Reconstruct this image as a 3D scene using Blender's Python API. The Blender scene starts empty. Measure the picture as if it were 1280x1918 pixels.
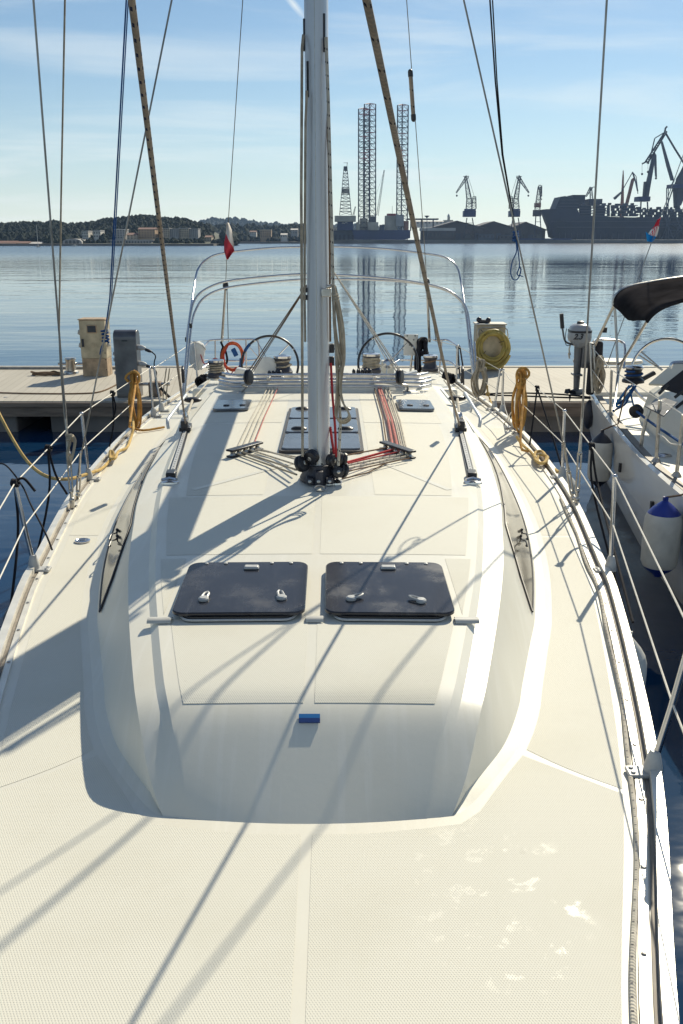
import bpy, math, random
from mathutils import Vector, Matrix
random.seed(7)
R = math.radians
scn = bpy.context.scene
col = scn.collection

# ------------------------------------------------------------------ camera, sky, sun, exposure
CAMZ, PITCH, FPX = 3.3, R(16.7), 1700.0
cam_data = bpy.data.cameras.new('camera')
cam_data.sensor_fit = 'VERTICAL'
cam_data.sensor_height = 36.0
cam_data.lens = 36.0 * FPX / 1918.0
cam_data.clip_start = 0.05
cam_data.clip_end = 20000
cam = bpy.data.objects.new('camera', cam_data)
cam.location = (0, 0, CAMZ)
cam.rotation_euler = (R(90) - PITCH, 0, 0)
col.objects.link(cam)
scn.camera = cam

SUN_EL, SUN_AZ = R(36), R(25.3)
world = bpy.data.worlds.new("World")
scn.world = world
world.use_nodes = True
wt = world.node_tree
wn, wl = wt.nodes, wt.links
wn.clear()
w_out = wn.new('ShaderNodeOutputWorld')
w_bg = wn.new('ShaderNodeBackground')
w_bg.inputs['Strength'].default_value = 0.088
w_sky = wn.new('ShaderNodeTexSky')
w_sky.sky_type = 'NISHITA'
w_sky.sun_disc = False
w_sky.sun_elevation = SUN_EL
w_sky.sun_rotation = SUN_AZ
w_sky.air_density = 1.0
w_sky.dust_density = 0.15
w_sky.ozone_density = 2.0
w_tc = wn.new('ShaderNodeTexCoord')
w_sep = wn.new('ShaderNodeSeparateXYZ')
wl.new(w_tc.outputs['Generated'], w_sep.inputs[0])
def wmath(op, a, b=None, clamp=False):
    n = wn.new('ShaderNodeMath'); n.operation = op; n.use_clamp = clamp
    for i, q in enumerate((a, b)):
        if q is None: continue
        if isinstance(q, (int, float)): n.inputs[i].default_value = q
        else: wl.new(q, n.inputs[i])
    return n.outputs[0]
zz = wmath('MAXIMUM', w_sep.outputs[2], 0.0)
den = wmath('ADD', zz, 0.10)
cx_, cy_ = wmath('DIVIDE', w_sep.outputs[0], den), wmath('DIVIDE', w_sep.outputs[1], den)
w_cmb = wn.new('ShaderNodeCombineXYZ')
wl.new(wmath('ADD', wmath('MULTIPLY', cx_, 0.55), wmath('MULTIPLY', cy_, -0.12)), w_cmb.inputs[0])
wl.new(wmath('MULTIPLY', cy_, 1.25), w_cmb.inputs[1])
w_no = wn.new('ShaderNodeTexNoise')
w_no.inputs['Scale'].default_value = 0.9
w_no.inputs['Detail'].default_value = 7
w_no.inputs['Roughness'].default_value = 0.58
w_no.inputs['Distortion'].default_value = 0.5
wl.new(w_cmb.outputs[0], w_no.inputs['Vector'])
w_rmp = wn.new('ShaderNodeMapRange')
w_rmp.interpolation_type = 'SMOOTHSTEP'
w_rmp.inputs['From Min'].default_value = 0.44
w_rmp.inputs['From Max'].default_value = 0.70
wl.new(w_no.outputs[0], w_rmp.inputs['Value'])
cfac = wmath('MULTIPLY', w_rmp.outputs[0], 0.42)
# short vapour trail, a great-circle streak high on the left of the mast
def skydir(px, py):
    a, b = (px - 640) / FPX, -(py - 959) / FPX
    return Vector((a, b * math.sin(PITCH) + math.cos(PITCH), b * math.cos(PITCH) - math.sin(PITCH))).normalized()
tr0, tr1 = skydir(530, -16), skydir(572, 34)
trn = tr0.cross(tr1).normalized(); tra = (tr1 - tr0).normalized(); trm = (tr0 + tr1) / 2
def wdot(vec):
    n = wn.new('ShaderNodeVectorMath'); n.operation = 'DOT_PRODUCT'
    wl.new(w_tc.outputs['Generated'], n.inputs[0]); n.inputs[1].default_value = vec
    return n.outputs['Value']
d_off = wmath('ABSOLUTE', wdot(trn))
d_al = wmath('ABSOLUTE', wmath('SUBTRACT', wdot(tra), trm.dot(tra)))
tf1 = wmath('SUBTRACT', 1.0, wmath('DIVIDE', d_off, 0.0042), True)
tf2 = wmath('SUBTRACT', 1.0, wmath('DIVIDE', d_al, 0.022), True)
front = wmath('GREATER_THAN', wdot(trm.normalized()), 0.5)
trail = wmath('MULTIPLY', wmath('MULTIPLY', wmath('MULTIPLY', tf1, tf2), front), 0.75)
cloud = wmath('MAXIMUM', cfac, trail)
# pale band of moist air over the sea
hzf = wmath('MULTIPLY', wmath('POWER', wmath('SUBTRACT', 1.0, zz, True), 16.0), 0.75)
w_hz = wn.new('ShaderNodeMix'); w_hz.data_type = 'RGBA'
wl.new(hzf, w_hz.inputs['Factor']); wl.new(w_sky.outputs[0], w_hz.inputs['A']); w_hz.inputs['B'].default_value = (13.2, 12.6, 11.6, 1)
w_mix = wn.new('ShaderNodeMix'); w_mix.data_type = 'RGBA'
wl.new(cloud, w_mix.inputs['Factor'])
w_tint = wn.new('ShaderNodeMix'); w_tint.data_type = 'RGBA'; w_tint.blend_type = 'MULTIPLY'; w_tint.inputs['Factor'].default_value = 1.0
wl.new(w_hz.outputs['Result'], w_tint.inputs['A']); w_tint.inputs['B'].default_value = (.66, .74, .765, 1)
wl.new(w_tint.outputs['Result'], w_mix.inputs['A'])
w_mix.inputs['B'].default_value = (8.2, 8.6, 8.3, 1)
wl.new(w_mix.outputs['Result'], w_bg.inputs['Color'])
wl.new(w_bg.outputs[0], w_out.inputs[0])

sun_d = bpy.data.lights.new('sun', 'SUN')
sun_d.energy = 4.2
sun_d.angle = R(0.5)
sun_d.color = (1.0, 0.91, 0.71)
sun = bpy.data.objects.new('sun', sun_d)
sdir = Vector((math.sin(SUN_AZ) * math.cos(SUN_EL), math.cos(SUN_AZ) * math.cos(SUN_EL), math.sin(SUN_EL)))
sun.rotation_euler = sdir.to_track_quat('Z', 'Y').to_euler()
sun.location = sdir * 60
col.objects.link(sun)

scn.view_settings.view_transform = 'Standard'
scn.view_settings.look = 'None'
scn.view_settings.gamma = 1.0
scn.view_settings.use_curve_mapping = False
scn.view_settings.exposure = 0.45
scn.cycles.max_bounces = 6
scn.cycles.use_denoising = True

# ------------------------------------------------------------------ photograph pixel -> point at a real height or distance
_s, _c = math.sin(PITCH), math.cos(PITCH)
def _ray(px, py):
    a, b = (px - 640) / FPX, -(py - 959) / FPX
    return a, b * _s + _c, b * _c - _s
def at_z(px, py, z):
    d = _ray(px, py); t = (z - CAMZ) / d[2]
    return Vector((d[0] * t, d[1] * t, z))
def at_y(px, py, Y):
    d = _ray(px, py); t = Y / d[1]
    return Vector((d[0] * t, Y, CAMZ + d[2] * t))
def interp(tab, y):
    if y <= tab[0][0]:
        (a, b), (c, d) = tab[0], tab[1]
        return b + (y - a) * (d - b) / (c - a)
    n = len(tab)
    for i in range(n - 1):
        (a, b), (c, d) = tab[i], tab[i + 1]
        if y <= c or i == n - 2:
            t = (y - a) / (c - a)
            if t > 1: return d
            m0 = (d - b) if i == 0 else (d - tab[i-1][1]) / (c - tab[i-1][0]) * (c - a)
            m1 = (d - b) if i == n - 2 else (tab[i+2][1] - b) / (tab[i+2][0] - a) * (c - a)
            t2, t3 = t * t, t * t * t
            return b * (2*t3 - 3*t2 + 1) + m0 * (t3 - 2*t2 + t) + d * (3*t2 - 2*t3) + m1 * (t3 - t2)

# ------------------------------------------------------------------ mesh builder
class MB:
    def __init__(self): self.v, self.f, self.uv, self.mi = [], [], {}, []
    def face(self, idx, uv=None, m=0):
        if uv: self.uv[len(self.f)] = uv
        self.f.append(tuple(idx)); self.mi.append(m)
    def add(self, pts):
        b = len(self.v); self.v.extend([tuple(p) for p in pts]); return b
    def box(self, x0, x1, y0, y1, z0, z1, m=0, M=None, taper=0.0):
        P = [Vector((x, y, z)) for z in (z0, z1) for y in (y0, y1) for x in (x0, x1)]
        if taper:
            cx, cy = (x0 + x1) / 2, (y0 + y1) / 2
            for p in P[4:]: p.x = cx + (p.x - cx) * (1 - taper); p.y = cy + (p.y - cy) * (1 - taper)
        if M is not None: P = [M @ p for p in P]
        b = self.add(P)
        for q in ((0,2,3,1),(4,5,7,6),(0,1,5,4),(2,6,7,3),(0,4,6,2),(1,3,7,5)):
            self.face([b + i for i in q], None, m)
        return self
    def tube(self, pts, r, n=8, closed=False, m=0, r2=None, cap=True, flat=1.0):
        P = [Vector(p) for p in pts]
        Q = [P[0]]
        for p in P[1:]:
            if (p - Q[-1]).length > 1e-6: Q.append(p)
        P = Q
        if closed and (P[0] - P[-1]).length < 1e-6: P.pop()
        k = len(P)
        if k < 2: return self
        up = None; rings = []; L = 0.0
        for i, p in enumerate(P):
            if closed: t = P[(i+1) % k] - P[i-1]
            else: t = P[min(i+1, k-1)] - P[max(i-1, 0)]
            t = t.normalized() if t.length > 1e-9 else Vector((0, 0, 1))
            if up is None:
                up = Vector((0, 0, 1)) if abs(t.z) < .9 else Vector((0, 1, 0))
            a = up - t * up.dot(t)
            if a.length < 1e-6: a = t.orthogonal()
            a.normalize(); bb = t.cross(a); up = a
            if i: L += (P[i] - P[i-1]).length
            rr = r if r2 is None else r + (r2 - r) * i / (k - 1)
            rings.append((self.add([p + a * (math.cos(2*math.pi*j/n) * rr) + bb * (math.sin(2*math.pi*j/n) * rr * flat) for j in range(n)]), L))
        for i in range(k if closed else k - 1):
            b0, l0 = rings[i]; b1, l1 = rings[(i+1) % k]
            if closed and i == k - 1: l1 = l0 + (P[0] - P[-1]).length
            for j in range(n):
                j2 = (j + 1) % n
                self.face((b0+j, b0+j2, b1+j2, b1+j), ((l0, j/n), (l0, (j+1)/n), (l1, (j+1)/n), (l1, j/n)), m)
        if cap and not closed:
            self.face([rings[0][0] + j for j in range(n-1, -1, -1)], None, m)
            self.face([rings[-1][0] + j for j in range(n)], None, m)
        return self
    def lathe(self, prof, n=20, M=None, m=0, sx=1, sy=1):
        M = M or Matrix()
        rows = []
        for r, z in prof:
            rows.append(self.add([M @ Vector((r * sx * math.cos(2*math.pi*j/n), r * sy * math.sin(2*math.pi*j/n), z)) for j in range(n)]))
        for a, b in zip(rows, rows[1:]):
            for j in range(n):
                j2 = (j+1) % n
                self.face((a+j, a+j2, b+j2, b+j), None, m)
        self.face([rows[0] + j for j in range(n-1, -1, -1)], None, m)
        self.face([rows[-1] + j for j in range(n)], None, m)
        return self
    def loft(self, rows, closed_u=False, m=0, uv=False):
        bs = [self.add(r) for r in rows]; n = len(rows[0]); k = len(rows)
        for i in range(k - 1):
            for j in range(n if closed_u else n - 1):
                j2 = (j+1) % n
                u = None
                if uv: u = ((i/(k-1), j/(n-1)), (i/(k-1), (j+1)/(n-1)), ((i+1)/(k-1), (j+1)/(n-1)), ((i+1)/(k-1), j/(n-1)))
                self.face((bs[i]+j, bs[i]+j2, bs[i+1]+j2, bs[i+1]+j), u, m)
        return bs
    def prism(self, pts, vec, m=0):
        vec = Vector(vec); n = len(pts)
        a = self.add(pts); b = self.add([Vector(p) + vec for p in pts])
        self.face([a + i for i in range(n-1, -1, -1)], None, m); self.face([b + i for i in range(n)], None, m)
        for i in range(n): self.face((a+i, a+(i+1) % n, b+(i+1) % n, b+i), None, m)
        return self
    def ball(self, c, r, n=10, k=6, sx=1, sy=1, sz=1, m=0):
        c = Vector(c); rows = []
        prof = [(math.sin(math.pi * i / k), -math.cos(math.pi * i / k)) for i in range(k + 1)]
        prof[0] = (.02, -1); prof[-1] = (.02, 1)
        return self.lathe([(a * r, b * r * sz) for a, b in prof], n, Matrix.Translation(c), m, sx, sy)
    def build(self, name, mat, parent=None, smooth=True, angle=38, bevel=0, solid=0, recalc=True):
        me = bpy.data.meshes.new(name)
        me.from_pydata(self.v, [], self.f)
        mats = mat if isinstance(mat, (list, tuple)) else [mat]
        for q in mats: me.materials.append(q)
        if len(mats) > 1: me.polygons.foreach_set('material_index', self.mi)
        if self.uv:
            lay = me.uv_layers.new(name='uv')
            for fi, u in self.uv.items():
                ls = me.polygons[fi].loop_start
                for i, q in enumerate(u): lay.data[ls + i].uv = q
        if recalc:
            import bmesh
            bm = bmesh.new(); bm.from_mesh(me)
            bmesh.ops.recalc_face_normals(bm, faces=bm.faces[:])
            bm.to_mesh(me); bm.free()
        me.update()
        if smooth:
            me.polygons.foreach_set('use_smooth', [True] * len(me.polygons))
            me.set_sharp_from_angle(angle=R(angle))
        o = bpy.data.objects.new(name, me)
        col.objects.link(o)
        if bevel:
            b = o.modifiers.new('bevel', 'BEVEL'); b.width = bevel; b.segments = 2; b.limit_method = 'ANGLE'; b.angle_limit = R(35)
        if solid:
            s = o.modifiers.new('solid', 'SOLIDIFY'); s.thickness = solid; s.offset = 0
        if parent: adopt(o, parent)
        return o
def adopt(o, parent):
    m = Matrix()
    q = parent; m = q.matrix_basis.copy()
    while q.parent:
        m = q.parent.matrix_basis @ q.matrix_parent_inverse @ m; q = q.parent
    o.parent = parent
    o.matrix_parent_inverse = m.inverted()
def tag(o, label=None, cat=None, group=None, kind=None):
    if label: o['label'] = label
    if cat: o['category'] = cat
    if group: o['group'] = group
    if kind: o['kind'] = kind
    return o
def thing(name, loc, label, cat, group=None):
    o = bpy.data.objects.new(name, None); o.location = loc; o.empty_display_size = .2
    col.objects.link(o)
    return tag(o, label, cat, group)
def copy_tree(o, parent=None):
    c = o.copy(); col.objects.link(c)
    if parent: c.parent = parent
    for ch in list(o.children): copy_tree(ch, c)
    return c
def smoothpts(P, sub=6, closed=False):
    P = [Vector(p) for p in P]; n = len(P); out = []
    for i in range(n if closed else n - 1):
        p1, p2 = P[i], P[(i+1) % n]
        p0 = P[i-1] if (i > 0 or closed) else p1 * 2 - p2
        p3 = P[(i+2) % n] if (i + 2 < n or closed) else p2 * 2 - p1
        for k in range(sub):
            t = k / sub
            out.append(0.5 * ((2*p1) + (p2-p0)*t + (2*p0-5*p1+4*p2-p3)*t*t + (3*p1-p0-3*p2+p3)*t**3))
    if not closed: out.append(P[-1])
    return out
def rot(ax, a): return Matrix.Rotation(a, 4, ax)
def T(p): return Matrix.Translation(Vector(p))
def frame(p, zdir, xhint=(1, 0, 0)):
    z = Vector(zdir).normalized(); x = Vector(xhint); x = (x - z * x.dot(z))
    if x.length < 1e-5: x = z.orthogonal()
    x.normalize(); y = z.cross(x)
    M = Matrix((x, y, z)).transposed().to_4x4(); M.translation = Vector(p)
    return M

# ------------------------------------------------------------------ materials
def mat(name, color, rough=.5, metal=0.0, spec=.5, noise=0.0, nscale=8.0, bump=0.0, bscale=60.0, coat=0.0, bdist=0.01, stretch=None, detail=4):
    m = bpy.data.materials.new(name); m.use_nodes = True
    nt = m.node_tree; p = nt.nodes['Principled BSDF']
    p.inputs['Base Color'].default_value = (*color, 1)
    p.inputs['Roughness'].default_value = rough
    p.inputs['Metallic'].default_value = metal
    p.inputs['Specular IOR Level'].default_value = spec
    if coat: p.inputs['Coat Weight'].default_value = coat
    tc = nt.nodes.new('ShaderNodeTexCoord'); src = tc.outputs['Object']
    if stretch:
        mp = nt.nodes.new('ShaderNodeMapping'); mp.inputs['Scale'].default_value = stretch
        nt.links.new(src, mp.inputs[0]); src = mp.outputs[0]
    if noise:
        n = nt.nodes.new('ShaderNodeTexNoise'); n.inputs['Scale'].default_value = nscale; n.inputs['Detail'].default_value = detail
        nt.links.new(src, n.inputs['Vector'])
        r = nt.nodes.new('ShaderNodeValToRGB')
        r.color_ramp.elements[0].position = .3; r.color_ramp.elements[1].position = .7
        r.color_ramp.elements[0].color = (*[c * (1 - noise) for c in color], 1)
        r.color_ramp.elements[1].color = (*[min(1, c * (1 + noise * .6)) for c in color], 1)
        nt.links.new(n.outputs[0], r.inputs[0]); nt.links.new(r.outputs[0], p.inputs['Base Color'])
        mr = nt.nodes.new('ShaderNodeMapRange')
        mr.inputs['To Min'].default_value = max(.02, rough * .8); mr.inputs['To Max'].default_value = min(1, rough * 1.25)
        nt.links.new(n.outputs[0], mr.inputs['Value']); nt.links.new(mr.outputs[0], p.inputs['Roughness'])
    if bump:
        n = nt.nodes.new('ShaderNodeTexNoise'); n.inputs['Scale'].default_value = bscale; n.inputs['Detail'].default_value = 3
        nt.links.new(src, n.inputs['Vector'])
        b = nt.nodes.new('ShaderNodeBump'); b.inputs['Strength'].default_value = bump; b.inputs['Distance'].default_value = bdist
        nt.links.new(n.outputs[0], b.inputs['Height']); nt.links.new(b.outputs[0], p.inputs['Normal'])
    return m
class NT:
    """small helper to wire nodes of a material"""
    def __init__(s, m): s.t = m.node_tree; s.p = s.t.nodes['Principled BSDF']
    def n(s, kind, **kw):
        q = s.t.nodes.new('ShaderNode' + kind)
        for k, v in kw.items(): setattr(q, k, v)
        return q
    def l(s, a, b): s.t.links.new(a, b)
    def math(s, op, a, b=0.0, clamp=False):
        q = s.n('Math', operation=op, use_clamp=clamp)
        for i, x in enumerate((a, b)):
            if isinstance(x, (int, float)): q.inputs[i].default_value = x
            else: s.l(x, q.inputs[i])
        return q.outputs[0]
    def mix(s, f, a, b):
        q = s.n('Mix', data_type='RGBA')
        for nm, x in (('Factor', f), ('A', a), ('B', b)):
            if isinstance(x, (int, float)): q.inputs[nm].default_value = x
            elif isinstance(x, tuple): q.inputs[nm].default_value = (*x, 1)
            else: s.l(x, q.inputs[nm])
        return q.outputs['Result']
    def noise(s, scale, vec=None, detail=4, rough=.5):
        q = s.n('TexNoise'); q.inputs['Scale'].default_value = scale; q.inputs['Detail'].default_value = detail; q.inputs['Roughness'].default_value = rough
        if vec is not None: s.l(vec, q.inputs['Vector'])
        return q.outputs[0]
    def ramp(s, v, lo, hi):
        q = s.n('MapRange', interpolation_type='SMOOTHSTEP')
        q.inputs['From Min'].default_value = lo; q.inputs['From Max'].default_value = hi
        s.l(v, q.inputs['Value']); return q.outputs[0]
    def obj(s): return s.n('TexCoord').outputs['Object']
    def uv(s):
        q = s.n('SeparateXYZ'); s.l(s.n('TexCoord').outputs['UV'], q.inputs[0]); return q.outputs
    def bump(s, h, strength, dist):
        q = s.n('Bump'); q.inputs['Strength'].default_value = strength; q.inputs['Distance'].default_value = dist
        s.l(h, q.inputs['Height']); s.l(q.outputs[0], s.p.inputs['Normal']); return q
def rope_mat(name, color, tick=None, pitch=.06, duty=.16, twist=.012, rough=.85, dirt=.25, spiral=0.0):
    m = mat(name, color, rough, spec=.2); w = NT(m)
    u = w.uv()
    base = w.mix(w.ramp(w.noise(14, w.obj()), .35, .7), tuple(c * (1 - dirt) for c in color), color)
    if tick:
        f = w.math('FRACT', w.math('ADD', w.math('DIVIDE', u[0], pitch), w.math('MULTIPLY', u[1], spiral)))
        on = w.math('LESS_THAN', f, duty)
        br = w.math('GREATER_THAN', w.math('FRACT', w.math('MULTIPLY', u[1], 4.0)), .5)
        base = w.mix(w.math('MULTIPLY', on, br), base, tick)
    w.l(base, w.p.inputs['Base Color'])
    # braid relief
    h = w.math('SINE', w.math('ADD', w.math('MULTIPLY', u[0], 6.283 / twist), w.math('MULTIPLY', u[1], 6.283 * 2)))
    w.bump(h, .5, .0015)
    return m
M = {}
GEL = (.70, .68, .60)
m = mat('white_gelcoat', GEL, .38, spec=.38); w = NT(m); o_ = w.obj()
n1 = w.noise(3.1, o_, 5); n2 = w.noise(38, o_, 2)
mp = w.n('Mapping'); mp.inputs['Scale'].default_value = (17, 1.1, 1.1); w.l(o_, mp.inputs[0])
stk_ = w.ramp(w.noise(1, mp.outputs[0], 5, .6), .52, .68)
g0 = w.mix(w.math('MULTIPLY', w.ramp(n1, .42, .75), .5), GEL, (.67, .635, .54))
g0 = w.mix(w.math('MULTIPLY', stk_, .30), g0, (.80, .78, .72))
sct = w.math('MULTIPLY', w.ramp(w.noise(46, o_, 4, .7), .66, .74), w.ramp(w.noise(1.7, o_, 2), .5, .64))
w.l(w.mix(w.math('MULTIPLY', sct, .28), g0, (.42, .39, .33)), w.p.inputs['Base Color'])
w.l(w.math('ADD', .30, w.math('MULTIPLY', n1, .2)), w.p.inputs['Roughness'])
w.bump(n2, .05, .004); M['gel'] = m

m = mat('nonskid_gelcoat', (.79, .76, .675), .7, spec=.35); w = NT(m); o_ = w.obj()
sp = w.n('SeparateXYZ'); w.l(o_, sp.inputs[0])
a = w.math('COSINE', w.math('MULTIPLY', sp.outputs[0], 6.28318 / .0088))
b = w.math('COSINE', w.math('MULTIPLY', sp.outputs[1], 6.28318 / .0152))
h = w.math('MULTIPLY', w.ramp(w.math('MULTIPLY', a, b), .15, .75), -1.0)
gap = w.math('MULTIPLY', h, -1.0)
big = w.noise(1.4, o_, 6, .6); fine = w.noise(22, o_, 3)
c0 = w.mix(w.math('MULTIPLY', w.ramp(big, .45, .72), .55), (.69, .672, .59), (.62, .598, .505))
st = w.math('MULTIPLY', w.ramp(fine, .66, .78), w.ramp(w.noise(2.6, o_, 2), .5, .7))
c1 = w.mix(w.math('MULTIPLY', st, .3), c0, (.42, .39, .33))
c2 = w.mix(w.math('MULTIPLY', gap, .27), c1, (.40, .385, .34))
w.l(c2, w.p.inputs['Base Color'])
# drying puddles left on the foredeck
dx = w.math('DIVIDE', w.math('SUBTRACT', sp.outputs[0], .50), .30)
dy = w.math('DIVIDE', w.math('SUBTRACT', sp.outputs[1], 2.42), .42)
rad = w.math('ADD', w.math('MULTIPLY', dx, dx), w.math('MULTIPLY', dy, dy))
wet = w.math('MULTIPLY', w.ramp(w.noise(10, o_, 7, .66), .545, .63), w.ramp(rad, 1.2, .4))
w.l(w.math('SUBTRACT', .72, w.math('MULTIPLY', wet, .46)), w.p.inputs['Roughness'])
w.bump(h, .5, .0016); M['nonskid'] = m

M['steel'] = mat('polished_steel', (.55, .55, .57), .2, 1.0, noise=.12, nscale=20)
M['steel_dull'] = mat('weathered_steel', (.50, .48, .45), .33, 1.0, noise=.25, nscale=30)
m = mat('anodised_aluminium', (.56, .585, .615), .42, .45, noise=.08, nscale=3, stretch=(9, 9, .6)); M['alu'] = m
M['rail'] = mat('pale_anodised_rail', (.78, .75, .68), .33, .25, noise=.12, nscale=9)
M['railgroove'] = mat('rail_groove', (.24, .21, .18), .6, noise=.3, nscale=25)  # dark tone paints the shade in the rail gap; reused for neighbour's timber
M['black'] = mat('black_plastic', (.018, .019, .026), .38, noise=.3, nscale=30)
M['blackmatt'] = mat('black_fabric', (.022, .022, .028), .8, noise=.35, nscale=12, bump=.3, bscale=120)
M['step'] = mat('grey_cast_alloy', (.055, .055, .07), .45, .3, noise=.25, nscale=25)
M['wire'] = mat('stay_wire', (.30, .29, .28), .35, .9, noise=.3, nscale=6)
M['lifewire'] = mat('white_coated_wire', (.70, .66, .58), .5, noise=.15, nscale=12)
M['whiteplastic'] = mat('white_plastic', (.72, .70, .65), .35, noise=.1, nscale=10)
M['greyplastic'] = mat('grey_plastic', (.48, .48, .47), .4, noise=.12, nscale=30)
m = mat('smoked_acrylic', (.020, .022, .034), .09, spec=.45); w = NT(m); o_ = w.obj()
mp = w.n('Mapping'); mp.inputs['Scale'].default_value = (22, 3.2, 3); w.l(o_, mp.inputs[0])
sc = w.math('MULTIPLY', w.ramp(w.noise(1, mp.outputs[0], 5, .7), .52, .78), .5)
du = w.ramp(w.noise(3.5, o_, 6, .65), .45, .8)
w.l(w.mix(w.math('ADD', w.math('MULTIPLY', sc, .2), w.math('MULTIPLY', du, .17)), (.024, .025, .034), (.34, .34, .36)), w.p.inputs['Base Color'])
w.l(w.math('ADD', .2, w.math('MULTIPLY', du, .25)), w.p.inputs['Roughness']); M['acrylic'] = m
M['acrylic_pale'] = mat('faded_acrylic', (.15, .165, .19), .16, spec=.6, noise=.2, nscale=4)
m = mat('deck_reflection_tan', (.36, .34, .28), .10, spec=.5); w = NT(m); o_ = w.obj()
w.l(w.mix(w.ramp(w.noise(2.2, o_, 3), .35, .7), (.15, .138, .115), (.125, .115, .095)), w.p.inputs['Base Color']); M['sidewin'] = m  # tan base puts the sunlit deck's reflection into the pane colour
M['joint'] = mat('black_sealant', (.03, .03, .035), .5)
M['shadowgap'] = mat('shaded_channel_grey', (.52, .51, .47), .4, noise=.1)  # greyer tone stands in for shade inside the recessed channel
M['sailhull'] = mat('white_hull_gelcoat', (.80, .79, .755), .2, noise=.06, nscale=1.5, coat=.3)
M['r_white'] = rope_mat('white_rope', (.60, .55, .46))
M['r_tick'] = rope_mat('white_rope_black_fleck', (.62, .56, .46), (.03, .03, .05), .075, .16, spiral=.35)
M['r_sheet'] = rope_mat('beige_sheet_navy_fleck', (.335, .28, .225), (.02, .025, .06), .055, .26, twist=.014)
M['r_sheet2'] = rope_mat('beige_sheet_black_fleck', (.335, .28, .225), (.02, .02, .03), .11, .1, twist=.014, spiral=.4)
M['r_yellow'] = rope_mat('orange_yellow_rope', (.62, .33, .09), dirt=.35)
M['r_yellowpale'] = rope_mat('pale_yellow_rope', (.66, .46, .18), dirt=.25)
M['r_furl'] = rope_mat('furling_line_fleck', (.60, .56, .48), (.16, .15, .15), .05, .14, spiral=.2)
M['r_red'] = rope_mat('red_rope', (.50, .05, .055), dirt=.25)
M['r_pink'] = rope_mat('faded_red_rope', (.62, .20, .17), (.55, .5, .45), .03, .2)
M['r_orange'] = rope_mat('orange_cable', (.62, .13, .05), dirt=.2)
M['r_black'] = rope_mat('black_rope', (.02, .02, .026), dirt=.3)
M['r_blue'] = rope_mat('blue_rope', (.03, .10, .28), dirt=.3)
M['r_lblue'] = rope_mat('light_blue_rope', (.07, .24, .50), dirt=.3)
M['r_beige'] = rope_mat('weathered_beige_rope', (.46, .40, .31), dirt=.35)
M['r_brown'] = rope_mat('brown_rope', (.25, .16, .10), dirt=.35)
# ================================================================== THE YACHT WE STAND ON
DECK = 1.3
def xc(Y): return -.1 - .0085 * Y
RAIL = [(-1.3,.02),(-.9,.17),(-.3,.36),(.3,.53),(1.0,.745),(1.95,1.005),(2.93,1.31),(3.91,1.54),(5.1,1.775),(5.4,1.81),(6.85,2.0),(7.8,2.07),(9.1,2.12),(10.2,2.11),(11.3,2.05),(12.5,1.95),(14.7,1.82)]
BASE = [(2.83,.545),(3.07,.69),(3.3,.82),(3.6,.935),(3.8,.99),(4.25,1.12),(4.6,1.22),(5.45,1.395),(6.55,1.54),(8.4,1.645),(10.4,1.63),(11.2,1.60)]
LA = [(2.80,.530),(2.94,.592),(3.25,.692),(3.5,.758),(3.9,.856),(4.31,.950),(4.75,1.040),(5.3,1.130),(5.9,1.22),(7.1,1.325),(8.5,1.37),(11.2,1.36)]
LB = [(2.80,.44),(2.94,.502),(3.25,.606),(3.5,.668),(3.82,.74),(4.3,.842),(4.78,.93),(5.5,1.045),(6.23,1.135),(7.35,1.225),(8.5,1.26),(11.2,1.25)]
ZC = [(2.785,1.3),(2.85,1.345),(2.95,1.413),(3.05,1.479),(3.12,1.522),(3.19,1.555),(3.26,1.575),(3.36,1.588),(3.5,1.600),(3.8,1.617),(4.2,1.634),(5,1.664),(6,1.69),(8,1.71),(11.2,1.71)]
def sect(Y):
    H = max(0.0, interp(ZC, Y) - 1.3)
    zb = 1.3 + .90 * H; za = 1.3 + .85 * H
    hb, hA, hB = interp(BASE, Y), interp(LA, Y), interp(LB, Y)
    return H, hb, hA, hB, hB - min(.036, .25 * H), za, zb, zb + min(.026, .08 * H)
def roof_z(x, Y):
    """height of the coachroof top; x measured from the centre line"""
    H, hb, hA, hB, hC, za, zb, zC = sect(Y)
    zc = 1.3 + H
    return zc - (zc - zC) * min(1.0, (x / hC) ** 2)
def on_roof(px, py, up=0.0):
    z = 1.66
    for _ in range(40):
        p = at_z(px, py, z + up); z = .5 * z + .5 * roof_z(p.x - xc(p.y), p.y)
    return at_z(px, py, z + up)

yacht = thing('sailing_yacht', (xc(6), 6, 0), 'white sailing yacht with cream deck, tall mast and twin dark hatches, filling the foreground', 'sailing yacht')

# hull
hb_ = MB(); rows = []
Ys = [-1.3,-.9,-.3,.3,1,2,3,4,5.2,6.5,8,9.5,11,12.5,13.8,14.7]
for Y in Ys:
    h = interp(RAIL, Y); t = min(1, (Y + 1.3) / 6)
    row = []
    for s in (-1, 1):
        side = [(h, DECK - .004), (h * 1.0, DECK - .12), (h * (.80 + .16 * t), .75), (h * (.62 + .28 * t), .25), (h * (.45 + .35 * t), -.15)]
        if s > 0: side = side[::-1]
        row += [(xc(Y) + s * a, Y + (.25 * (1 - b / 1.3) if Y < 0 else 0), b) for a, b in side]
    rows.append(row)
hb_.loft(rows)
n = len(rows[0]); hb_.face([len(hb_.v) - n + i for i in range(n)])
hull = hb_.build('hull', M['sailhull'], yacht)

# deck plate
d = MB(); rows = []
for Y in [-1.2,-.9,-.3,.3,1,1.5,2,2.5,3,3.5,4,4.6,5.2,6,7,8,9,10,11,12,13,14,14.7]:
    h = interp(RAIL, Y)
    rows.append([(xc(Y) + h * f, Y, DECK) for f in (-1,-.75,-.5,-.25,0,.25,.5,.75,1)])
d.loft(rows); d.build('deck', M['gel'], yacht)

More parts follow.
